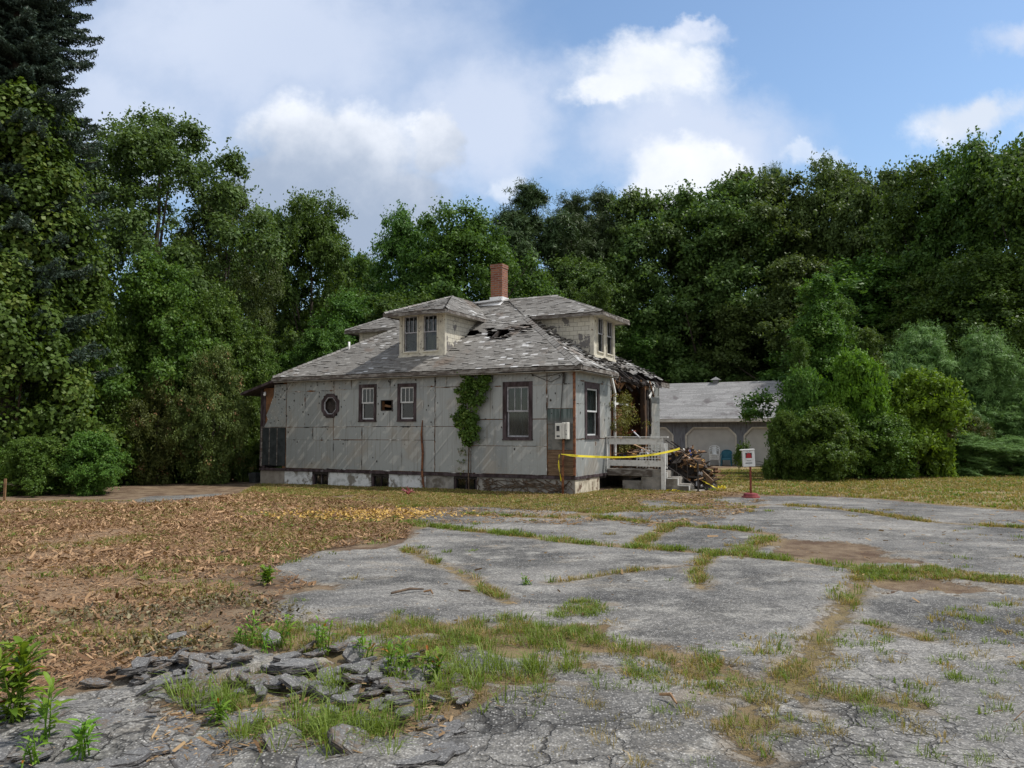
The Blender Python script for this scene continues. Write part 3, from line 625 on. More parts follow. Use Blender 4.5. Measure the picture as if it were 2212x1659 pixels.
# structural wall (sheathing) with the real openings, then the foil boards proud of it
def wall(name, mp, rect, holes, thick=.13, mat='sheathing'):
    mb = MB(mp)
    for q in cut_rects(rect, holes): mb.box(q[0], q[1], -thick, 0, q[2], q[3], .5)
    return mb.build(name, mat, house)
wall('wall', LONG, (-9.6, -.001, ZS, ZT), [WIN1, WIN2, BIG, OCT, HOLE])
def seams(xs, zs): return [(a, b, c, d_) for a, b in zip(xs[:-1], xs[1:]) for c, d_ in zip(zs[:-1], zs[1:])]
PL = seams([-9.58, -8.84, -7.74], [1.72, 2.81, 3.20]) + seams([-9.58, -8.53, -7.72, -6.67], [.47, 1.33]) + seams([-9.58, -8.53, -7.74], [1.33, 1.71]) \
   + seams([-7.72, -7.08, -5.69], [1.73, 2.83, 3.20]) + seams([-7.72, -6.67, -5.57, -4.17], [1.35, 1.72]) + seams([-6.66, -5.27, -4.17], [.47, 1.34]) \
   + seams([-5.68, -4.55, -4.17], [1.73, 2.84, 3.20]) + seams([-4.15, -3.79, -3.02], [2.82, 3.20]) + seams([-4.15, -3.02], [1.73, 2.80]) + seams([-4.15, -3.02], [.47, 1.72]) \
   + seams([-3.0, -2.34, -.76], [1.92, 2.79, 3.19]) + seams([-3.0, -2.02, -.76], [1.21, 1.90]) + seams([-3.0, -1.9, -.76], [.47, 1.20]) + seams([-.74, -.02], [2.18, 2.80, 3.19])
siding('siding', LONG, PL, [WIN1, WIN2, BIG, OCT, HOLE], 10, 3)
mb = MB(LONG); mb.box(-.74, -.02, .001, .012, 1.78, 2.17, .5); mb.box(-.73, -.03, .001, .010, 1.12, 1.77, .5); mb.build('scraped_panel', 'worn_green_board', house)
mb = MB(LONG); rr = random.Random(5); z = .47
while z < 1.1:
    h = rr.uniform(.035, .05); mb.box(-.74 + rr.uniform(0, .03), -.02, .001, rr.uniform(.006, .018), z, z + h - .006, rr.random()); z += h
mb.build('bare_lath', 'bare_wood', house)
mb = MB(); mb.box(-.02, .035, -.035, .02, .47, 3.2, .5); mb.build('corner_trim', 'rust', house)
# front wall: window bay, burnt opening, far pier
wall('wall', FRONT, (.021, 2.78, ZS, ZT), [FWIN])
siding('siding', FRONT, seams([.04, .66, 1.80, 2.72], [1.40, 2.30, 2.90, 3.18]) + seams([.04, 1.45, 2.62], [.44, 1.38]), [FWIN, (0.6, 1.9, 2.895, 2.905)], 8, 8)
jag = [(6.25, 3.25), (6.55, 2.85), (6.78, 2.55), (6.72, 2.1), (6.82, 1.9), (6.62, 1.6), (6.55, 1.0), (6.6, .5)]
mb = MB(FRONT); mb.use('foil_board')
for (a0, z0), (a1, z1) in zip(jag[:-1], jag[1:]):
    mb.poly([(a0, .02, z0), (7.68, .02, z0), (7.68, .02, z1 + .004), (a1, .02, z1 + .004), (a0, -.02, z0), (7.68, -.02, z0), (7.68, -.02, z1), (a1, -.02, z1)], rr.random(), [[0, 1, 2, 3], [4, 7, 6, 5], [0, 3, 7, 4], [1, 5, 6, 2]])
mb.use('torn_foil')
for _ in range(16):
    a, z = rr.uniform(6.9, 7.6), rr.choice((2.3, 2.8, 1.9, 1.5, 1.2, 1.75)) + rr.uniform(-.02, .02); L = rr.uniform(.08, .3)
    mb.poly([(a, .03, z), (a + L, .035, z + rr.uniform(-.02, .02)), (a + L * .8, .05, z + .03), (a + .02, .04, z + .02)], .8)
mb.build('siding', parent=house)
mb = MB(); mb.box(-.16, -.03, 6.7, 7.66, .46, 2.7, .5); mb.build('wall', 'char_and_shade', house)
mb = MB()
mb.use('char_and_shade'); mb.box(-.14, .015, 6.30, 6.42, .5, 3.2); mb.box(-.12, .03, 6.60, 6.66, 1.5, 2.6); mb.box(-.2, -.02, 2.80, 2.94, .5, 3.2); mb.box(-.3, -.05, 3.6, 3.7, 2.9, 3.2); mb.box(-.1, .02, 2.9, 6.3, 3.08, 3.2)
mb.use('scorched_wood'); mb.box(-.13, .02, 5.98, 6.10, .5, 3.0); mb.box(-.12, .02, 3.06, 3.17, 2.4, 3.1); mb.box(-.10, .0, 6.12, 6.28, .5, 2.6); mb.box(-.1, .02, 6.1, 6.9, 2.95, 3.06)
mb.bar((-.3, 3.2, 3.05), (.1, 4.4, 3.2), .05, .09); mb.bar((.12, 6.2, 3.2), (.05, 6.9, 2.75), .04, .06)
for _ in range(14):
    y = rr.uniform(3, 6.2); mb.use(rr.choice(('char_and_shade', 'scorched_wood'))); mb.bar((rr.uniform(-.4, .1), y, 3.2), (rr.uniform(-.2, .25), y + rr.uniform(-.3, .3), rr.uniform(2.75, 3.05)), .03, .07)
mb.build('charred_studs', parent=house)
mb = MB(); mb.bar((.06, 2.63, 3.22), (.06, 3.02, 2.62), .05, .07); mb.box(.02, .07, 2.93, 3.02, .9, 2.66); mb.box(.02, .06, 2.9, 4.2, 2.36, 2.42)
mb.build('white_trim', 'white_paint', house)
mb = MB(); mb.box(.02, .05, 6.3, 7.0, 3.06, 3.2); mb.bar((.06, 6.35, 2.7), (.06, 7.0, 3.1), .03, .09)
mb.build('white_trim', 'white_paint', house)
mb = MB(); mb.box(-.06, .02, 2.95, 3.7, .55, 2.35); mb.build('entry_door', 'rust', house)
# inside: floor, far walls, a partition, so the openings look into a dark room
mb = MB(); mb.box(-9.6, -.005, .005, 7.7, .30, .42); mb.build('floor_deck', 'char_and_shade', house)
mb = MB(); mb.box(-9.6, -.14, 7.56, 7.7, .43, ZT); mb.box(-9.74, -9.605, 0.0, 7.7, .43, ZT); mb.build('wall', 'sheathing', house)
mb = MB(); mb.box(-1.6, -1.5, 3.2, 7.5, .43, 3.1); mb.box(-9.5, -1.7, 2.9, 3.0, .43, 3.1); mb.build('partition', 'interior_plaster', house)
# addition at the left end
mb = MB(); mb.use('sheathing'); mb.box(-10.56, -9.76, .01, .12, 1.72, 2.95); mb.use('foil_board')
jg = [(-10.1, 3.05), (-10.12, 2.7), (-10.22, 2.5), (-10.30, 2.3), (-10.42, 2.1), (-10.35, 1.95), (-10.5, 1.73)]
for (a0, z0), (a1, z1) in zip(jg[:-1], jg[1:]):
    mb.poly([(a0, -.012, z0), (-9.6, -.012, z0), (-9.6, -.012, z1), (a1, -.012, z1)], .35)
mb.use('torn_foil')
for _ in range(60):
    z = rr.uniform(1.75, 3.0); a = rr.uniform(-10.45 + (z - 1.72) * .28, -9.62); s_ = rr.uniform(.015, .05)
    if rr.random() < .3: mb.use('char_and_shade')
    else: mb.use('torn_foil')
    mb.poly([(a, -.016, z), (a + s_, -.02, z + rr.uniform(-.02, .02)), (a + s_ * .8, -.035, z + s_), (a + .005, -.03, z + s_ * .7)], rr.random())
mb.use('trim_dark'); mb.box(-10.66, -10.57, -.02, .10, .5, 2.9); mb.box(-9.75, -9.605, .012, .12, .5, 3.0)
mb.build('addition_wall', parent=house)
mb = MB()
for a0, a1 in ((-10.55, -10.27), (-10.25, -9.95), (-9.93, -9.615)): mb.box(a0, a1, -.02, .005, .53, 1.70)
mb.build('tar_panels', 'tar_panel', house)
mb = MB(); mb.box(-10.62, -10.56, -.03, .01, .5, 1.74); mb.box(-10.56, -9.6, -.025, .01, 1.705, 1.725); mb.box(-10.27, -10.25, -.028, .01, .53, 1.70); mb.box(-9.95, -9.93, -.028, .01, .53, 1.70); mb.build('batten', 'weathered_paint', house)
mb = MB(); mb.poly([(-9.7, -.3, 3.16), (-9.7, 5, 3.16), (-11.25, 5, 2.72), (-11.25, -.3, 2.72), (-9.7, -.3, 3.24), (-9.7, 5, 3.24), (-11.25, 5, 2.80), (-11.25, -.3, 2.80)], .4, [[0, 1, 2, 3], [7, 6, 5, 4], [0, 3, 7, 4], [1, 5, 6, 2], [2, 6, 7, 3]])
mb.build('lean_to_roof', 'trim_dark', house)
mb = MB(); mb.box(-10.6, -10.46, 0, 5, .46, 2.8); mb.build('wall', 'trim_dark', house)
mb = MB(); mb.tube([(-10.47, -.03, 2.83), (-10.47, -.05, 2.74), (-10.47, -.05, 2.70)], [.03, .05, .03], 8); mb.build('light_bulb', 'pipe_white', house, smooth=True)
# sill board and foundation
mb = MB(); rr = random.Random(2)
for a0, a1 in ((-10.64, -8.6), (-8.595, -6.2), (-6.19, -4.1), (-4.09, -1.9), (-1.895, .03)):
    mb.box(a0, a1, -.045 - rr.uniform(0, .012), .0, .375, .455, rr.random())
mb.box(-.02, .05, .001, 2.25, .37, .44); mb.build('sill_board', 'trim_dark', house)
BW = [(-8.53, -7.90), (-6.33, -5.70), (-3.55, -2.82)]
def fblock(name, mat, xs):
    for a0, a1 in xs:
        m_ = MB(); m_.box(a0, a1, -.005 + rr.uniform(-.01, .0), .25, -.6, .37); m_.build(name, mat, house)
fblock('foundation', 'beige_block', [(-10.62, -9.62)]); fblock('foundation', 'block_paint', [(-9.615, -8.53), (-7.90, -6.33), (-5.70, -4.45)]); fblock('foundation', 'old_concrete', [(-4.445, -3.55), (-2.82, -.001)])
m_ = MB(); m_.box(.0, .02, .001, 1.74, -.6, .36); m_.box(-.2, .0, 1.5, 1.74, -.6, .36); m_.build('foundation', 'cream_block', house)
m_ = MB(); m_.box(-9.6, -.25, 4, 4.2, -.6, .3); m_.box(-.4, -.26, .3, 7.6, -.6, .3); m_.build('foundation', 'char_and_shade', house)  # dark inner walls stand in for the unlit void below the floor
for a0, a1 in BW:
    f = MB(); f.box(a0, a1, -.02, .06, -.06, -.0); f.box(a0, a0 + .06, .02, .1, 0, .36); f.box(a1 - .06, a1, .02, .1, 0, .36); f.box(a0 + .06, a1 - .06, .02, .1, .30, .36); f.box((a0 + a1) / 2 - .012, (a0 + a1) / 2 + .012, .05, .08, 0, .30)
    f.box(a0, a1, -.005, .25, -.6, -.062)
    fo = f.build('basement_window', 'trim_dark', house)
    g = MB(); g.box(a0 + .06, a1 - .06, .085, .09, 0, .30); g.build('glass', 'glass', fo)
    g = MB(); g.box(a0, a1, .3, .34, -.1, .36); g.build('shade_sheet', 'char_and_shade', fo)  # near-black sheet behind the glass stands in for the unlit cellar
def window(mp, a0, a1, z0, z1, trim=.075, tmat='trim_dark', smat='sash_white', mun=3, curtain=None, name='window', lower=None, depth=.13):
    m_ = MB(mp); t_ = trim
    m_.box(a0 - .01, a0 + t_, -.02, .035, z0, z1); m_.box(a1 - t_, a1 + .01, -.02, .035, z0, z1); m_.box(a0 + t_, a1 - t_, -.02, .035, z1 - t_ * 1.3, z1); m_.box(a0 - .02, a1 + .02, -.02, .05, z0 - .035, z0 - .001); m_.box(a0 + t_, a1 - t_, -.02, .03, z0, z0 + t_ * .5)
    wo = m_.build(name, tmat, house)
    b0, b1, c0, c1 = a0 + t_ + .002, a1 - t_ - .002, z0 + t_ * .5 + .002, z1 - t_ * 1.3 - .002; r_ = .04; mid = (c0 + c1) / 2 + .02
    for (lo, hi, d_) in ((mid - .02, c1, -.005), (c0, mid + .015, -.045)):
        s_ = MB(mp); s_.box(b0, b0 + r_, d_ - .03, d_, lo, hi); s_.box(b1 - r_, b1, d_ - .03, d_, lo, hi); s_.box(b0 + r_, b1 - r_, d_ - .03, d_, hi - r_, hi); s_.box(b0 + r_, b1 - r_, d_ - .03, d_, lo, lo + r_)
        if d_ > -.01:
            for k in range(1, mun):
                x = b0 + r_ + (b1 - b0 - 2 * r_) * k / mun; s_.box(x - .009, x + .009, d_ - .02, d_ - .004, lo + r_, hi - r_)
        so_ = s_.build('sash', smat, wo)
        g = MB(mp); g.box(b0 + r_ - .005, b1 - r_ + .005, d_ - .018, d_ - .012, lo + r_ - .005, hi - r_ + .005); g.build('glass', 'glass', wo)
    if curtain:
        n = 28; pts = []; fs = []
        lo = c0 if lower is None else lower
        for i in range(n + 1):
            a = b0 + (b1 - b0) * i / n; d_ = -.13 + .018 * math.sin(i * 1.9) + .01 * math.sin(i * .7); pts += [(a, d_, lo), (a, d_, c1)]
        for i in range(n): fs.append([2 * i, 2 * i + 2, 2 * i + 3, 2 * i + 1])
        q = MB(mp); q.poly(pts, .5, fs); q.build('curtain', curtain, wo)
    return wo
window(LONG, *WIN1, smat='sash_white', curtain='curtain', lower=2.42)
window(LONG, *WIN2, smat='sash_white')
window(LONG, *BIG, trim=.10, smat='sash_grey', curtain='curtain')
window(FRONT, *FWIN, trim=.12, smat='sash_white', mun=1, curtain='curtain')
# octagonal window
def ring(mp, cx, cz, rx, rz, wd, d0, d1, mat, name, parent):
    m_ = MB(mp); pts = []; n = 8
    for (k, dd) in ((1., d0), (1., d1), (wd, d1), (wd, d0)):
        for i in range(n):
            t_ = 2 * math.pi * (i + .5) / n; c_, s_ = math.cos(t_), math.sin(t_); mx = max(abs(c_), abs(s_)); pts.append((cx + rx * k * c_ / .924, dd, cz + rz * k * s_ / .924))
    fs = []
    for r0 in range(3):
        for i in range(n): fs.append([r0 * n + i, r0 * n + (i + 1) % n, (r0 + 1) * n + (i + 1) % n, (r0 + 1) * n + i])
    m_.poly(pts, .5, fs); return m_.build(name, mat, parent)
oc = ring(LONG, -7.85, 2.355, .33, .36, .70, -.005, .045, 'trim_dark', 'octagon_window', house)
ring(LONG, -7.85, 2.355, .238, .262, .88, -.006, .03, 'sash_grey', 'sash', oc)
mb = MB(LONG)
for q in cut_rects((-8.16, -7.54, 2.01, 2.70), [OCT]): mb.box(q[0], q[1], .013, .022, q[2], q[3])
mb.build('octagon_backing', 'foil_board', house)
g = MB(LONG); g.box(-8.11, -7.59, -.09, -.08, 2.06, 2.65); g.build('shade_sheet', 'char_and_shade', oc)  # near-black sheet paints the darkness of the room behind the opening
# hole in the wall with torn dark edge and a splinter of wood
mb = MB(LONG); mb.use('char_and_shade'); mb.box(-6.0, -5.965, .0, .03, 2.18, 2.49); mb.box(-5.615, -5.58, .0, .03, 2.16, 2.49); mb.box(-5.965, -5.615, .0, .025, 2.465, 2.49); mb.box(-5.965, -5.615, .0, .028, 2.18, 2.205)
mb.use('scorched_wood'); mb.poly([(-5.93, -.05, 2.30), (-5.66, -.04, 2.27), (-5.7, -.05, 2.33), (-5.9, -.06, 2.37)], .5); mb.build('wall_hole', parent=house)
# wooden piece and twisted cables near the right end of the long wall
cb = MB(LONG)
cb.tube([(-2.0, .05, 3.19), (-1.6, .06, 3.10), (-1.25, .05, 3.12), (-.95, .04, 2.98), (-.62, .05, 2.86), (-.36, .06, 2.98), (-.29, .05, 3.09)], .008, 5)
cb.tube([(-.95, .04, 3.0), (-.6, .05, 3.03), (-.29, .05, 3.10)], .007, 5); cb.tube([(-.28, .05, 3.12), (-.29, .05, 2.9), (-.33, .04, 2.4), (-.38, .04, 1.85)], .011, 5); cb.tube([(-.26, .06, 3.12), (-.24, .06, 2.95), (-.27, .05, 2.82)], .022, 6)
cb.tube([(-.98, .04, 3.15), (-.78, .05, 3.2)], .012, 5); cb.build('cable', 'cable', house)
mb = MB(LONG); pts = [(-4.56, .03, 1.9), (-4.58, .05, 1.5), (-4.53, .05, 1.0), (-4.55, .05, .5), (-4.50, .07, .15), (-4.44, .09, 0.0), (-4.50, .12, -.08)]
mb.tube(pts, [.012, .028, .032, .03, .035, .02, .012], 6); mb.tube([(-4.54, .05, .6), (-4.50, .08, .3), (-4.47, .1, .05)], .018, 5); mb.build('rust_strip', 'rust', house)

# ---- roof
EZ, SL, RZ = 3.25, .617, 5.81
def poly_rows(p0, p1, up, corners, rows_h, holes_fn, r, mbs, mbd, curl, tone_fn, wid=.29, dz_fn=None):
    """shingle rows on the plane through eave p0-p1 with up-slope direction up; corners = polygon of (a, b)"""
    p0 = Vector(p0); ax = (Vector(p1) - p0).normalized(); up = Vector(up).normalized(); nrm = ax.cross(up).normalized()
    if nrm.z < 0: nrm = -nrm
    bmax = max(c[1] for c in corners); n = int(bmax / rows_h)
    def ext(b):
        xs = []
        for (x0, y0), (x1, y1) in zip(corners, corners[1:] + corners[:1]):
            if (y0 - b) * (y1 - b) < 0 or y0 == b: xs.append(x0 + (x1 - x0) * (b - y0) / ((y1 - y0) or 1e-9))
        return (min(xs), max(xs)) if len(xs) > 1 else None
    P_ = lambda a, b, h: p0 + ax * a + up * b + nrm * h + (Vector((0, 0, dz_fn(a, b))) if dz_fn else Vector((0, 0, 0)))
    for i in range(n + 1):
        b0, b1 = i * rows_h, min((i + 1) * rows_h, bmax - .001)
        e0, e1 = ext(b0 + .0005), ext(b1)
        if not e0 or not e1: continue
        a = min(e0[0], e1[0]) - r.random() * wid; end = max(e0[1], e1[1])
        while a < end:
            wv = wid * r.uniform(.8, 1.15); x0, x1 = max(a, e0[0]), min(a + wv, e0[1]); y0, y1 = max(a, e1[0]), min(a + wv, e1[1])
            ca, cb_ = a + wv / 2, (b0 + b1) / 2; a += wv
            if x1 - x0 < .01 and y1 - y0 < .01: continue
            x1 = max(x1, x0); y1 = max(y1, y0)
            st = holes_fn(ca, cb_)
            if st == 2: continue
            if st != 1: mbd.poly([P_(x0, b0, -.03), P_(x1, b0, -.03), P_(y1, b1, -.03), P_(y0, b1, -.03)], .5)
            if st in (1, 3): continue
            tn, cu = tone_fn(ca, cb_), curl * (r.random() ** 3) * (4 if st == 4 else 1)
            l0, l1 = .012 + cu, .012 + cu * r.uniform(.3, 1.2); j = r.uniform(-.008, .008)
            q = [P_(x0 + .002, b0 - .012 + j, l0), P_(x1 - .002, b0 - .012 - j, l1), P_(y1 - .002, b1 + .02, .006), P_(y0 + .002, b1 + .02, .006), P_(x0 + .002, b0 - .012 + j, l0 - .009), P_(x1 - .002, b0 - .012 - j, l1 - .009), P_(y1 - .002, b1, -.004), P_(y0 + .002, b1, -.004)]
            mbs.poly(q, tn, [[0, 1, 2, 3], [0, 4, 5, 1], [1, 5, 6, 2], [3, 7, 4, 0]])
rr = random.Random(11)
def ctone(seed, white=.10, th=.55):
    def f(a, b):
        n_ = float(vnoise(np.array(a * 1.0 + seed), np.array(b * 3.1 + seed * 2))); n2_ = float(vnoise(np.array(a * .45 + seed * 3), np.array(b * .7)))
        t_ = .26 + .30 * n_ * rr.random() + .22 * (n2_ - .5)
        if rr.random() < white * (2.6 if n_ * .5 + n2_ * .5 > th else .35): t_ = rr.uniform(.6, .97)
        return min(max(t_, 0), 1)
    return f
K_ = math.hypot(1, SL)                     # slope length per metre of plan
sh, dk = MB(), MB()
def long_holes(a, b):                       # a from x = -9.9, b up-slope
    x, y = -9.9 + a, -.3 + b / K_
    if -5.70 < x < -4.25 and .58 < y < 2.35: return 2
    for cx, cy, rx, ry in ((-3.98, 1.74, .30, .17), (-3.62, 1.92, .26, .11), (-2.98, 1.62, .36, .22), (-2.62, 1.74, .36, .14), (-2.22, 1.90, .30, .13), (-4.2, 1.62, .14, .08), (-4.0, .75, .25, .04)):
        dd = ((x - cx) / rx) ** 2 + ((y - cy) / ry) ** 2
        if dd < 1.15: return 2
        if dd < 2.6: return 4
    return 0
D_ = 4.15 * K_
poly_rows((-9.9, -.3, EZ), (.3, -.3, EZ), (0, 1, SL), [(0, 0), (10.2, 0), (10.2 - 4.15, D_), (4.15, D_)], .085, long_holes, rr, sh, dk, .022, ctone(2, .10, .55), wid=.19)
def front_holes(a, b):                      # a from y = -.3, b up-slope
    y, x = -.3 + a, .3 - b / K_
    if 2.86 < y < 4.66 and x < -.58: return 2
    if y > 2.6:
        edge = .10 + .28 * float(vnoise(np.array(y * 2.6), np.array(3.3))) + (.35 if 3.1 < y < 6.4 else 0)
        if b < edge: return 2 if rr.random() < .85 else 1
        if b < edge + .35: return 4 if rr.random() < .8 else 1
        if rr.random() < .05: return 3
    if .95 < b < 1.25 and 1.6 < y < 2.7 and rr.random() < .5: return 3
    return 4 if y > 1.6 else 0
def sag(a, b): y = -.3 + a; return -.20 * max(0, 1 - b / 2.2) * math.exp(-((y - 5.0) / 1.5) ** 2)
poly_rows((.3, -.3, EZ), (.3, 8.0, EZ), (-1, 0, SL), [(0, 0), (8.3, 0), (4.15, D_)], .09, front_holes, rr, sh, dk, .03, ctone(5, .35, .42), wid=.2, dz_fn=sag)
poly_rows((-9.9, 8.0, EZ), (-9.9, -.3, EZ), (1, 0, SL), [(0, 0), (8.3, 0), (4.15, D_)], .125, lambda a, b: 0, rr, sh, dk, .02, ctone(7))
dk.poly([(-9.9, 8, EZ), (.3, 8, EZ), (-3.85, 3.85, RZ - .02), (-5.75, 3.85, RZ - .02)], .5)
# hip and ridge caps
def caps(p, q, tone=.35, w_=.13):
    p = Vector(p); q = Vector(q); L = (q - p).length; n = int(L / .16); d_ = (q - p) / n; side = d_.cross(Vector((0, 0, 1))).normalized()
    for i in range(n):
        a = p + d_ * i; b = a + d_ * 1.25; lift = .03 + rr.random() * .008
        dr = .617 * w_ * .75
        sh.poly([a - side * w_ + Vector((0, 0, lift - dr)), a + Vector((0, 0, lift + .02)), a + side * w_ + Vector((0, 0, lift - dr)), b + side * w_ + Vector((0, 0, lift - .012 - dr)), b + Vector((0, 0, lift + .004)), b - side * w_ + Vector((0, 0, lift - .012 - dr))], min(1, max(0, tone + rr.uniform(-.2, .3))), [[0, 1, 4, 5], [1, 2, 3, 4]])
caps((.3, -.3, EZ), (-2.55, 2.55, EZ + 2.85 * SL)); caps((-9.9, -.3, EZ), (-5.75, 3.85, RZ)); caps((-4.6, 3.85, RZ), (-2.1, 3.8, RZ), .5)
ro = sh.build('roof', 'shingles', house); dk.build('roof_deck', 'char_and_shade', ro)
# rafters under the burnt and broken parts
rf = MB()
for k in range(17):
    y = .1 + k * .47
    if 2.8 < y < 4.7: x1 = -.5
    else: x1 = -3.8 if abs(y - 3.85) < .4 else -3.85 + abs(y - 3.85)
    x1 = max(x1, -(min(y, 7.7 - y)) - .2) if True else x1
    s_ = .12 * math.exp(-((y - 5) / 1.5) ** 2); rf.bar((.22 + rr.uniform(-.15, .0), y, EZ - .11 - s_), (x1, y, EZ + (.3 - x1) * SL - .1), .05, .11)
for k in range(20):
    x = -9.4 + k * .48
    if -5.8 < x < -4.1: continue
    y1 = min(3.7, x + 9.7, -x); rf.bar((x, -.2, EZ + .0), (x, y1, EZ + (y1 + .3) * SL - .1), .05, .11)
for _ in range(26):
    y = rr.uniform(3.0, 7.6); a = rr.uniform(-.1, .3); rf.bar((a, y, 3.22 - .1 * (3 < y < 6.5)), (a + rr.uniform(.0, .25), y + rr.uniform(-.25, .25), rr.uniform(2.98, 3.14)), .02 + .05 * rr.random(), .012)
rf.build('rafter_frame', 'char_and_shade', house)
# fascia, soffit
fm = MB()
for x0, x1 in ((-9.93, -7.1), (-7.095, -4.4), (-4.395, -2.0), (-1.995, .28)): fm.box(x0, x1, -.325, -.295 + rr.uniform(0, .004), 3.135 + rr.uniform(-.008, .008), 3.235)
fm.box(.281, .325, -.325, 2.55, 3.135, 3.235); fm.build('fascia', 'weathered_paint', house)
fm = MB(); fm.box(.29, .32, 6.9, 7.9, 3.06, 3.22); fm.build('fascia', 'weathered_paint', house)
fm = MB(); fm.box(-9.95, -9.931, -.29, 8, 3.10, 3.235); fm.build('fascia', 'weathered_paint', house)
fm = MB(); fm.box(-9.9, .29, -.29, -.002, 3.10, 3.115); fm.box(.003, .29, .0, 2.6, 3.10, 3.115); fm.build('soffit', 'soffit', house)
# chimney, flashing, vent
mb = MB(); cx, cy = -4.23, 3.95; mb.box(cx - .21, cx + .21, cy - .2, cy + .2, 5.0, 6.90); mb.box(cx - .225, cx + .225, cy - .215, cy + .215, 6.901, 7.03)
ch = mb.build('chimney', 'chimney_brick', house)
mb = MB(); mb.box(cx - .14, cx + .14, cy - .13, cy + .13, 7.031, 7.04); mb.build('flue', 'char_and_shade', ch)
mb = MB(); mb.box(cx - .235, cx + .235, cy - .225, cy + .225, 5.4, 5.95); mb.poly([(-4.9, 3.55, 5.66), (-3.95, 3.5, 5.63), (-3.95, 3.85, 5.86), (-5.1, 3.85, 5.86)], .5, [[0, 1, 2, 3]]); mb.bar((-4.95, 3.6, 5.76), (-4.0, 3.75, 5.84), .3, .05); mb.build('flashing', 'flashing', ch)
mb = MB(); mb.tube([(-8.16, 1.2, 4.0), (-8.16, 1.2, 4.42)], .035, 10); mb.build('vent_pipe', 'pipe_white', house, smooth=True)

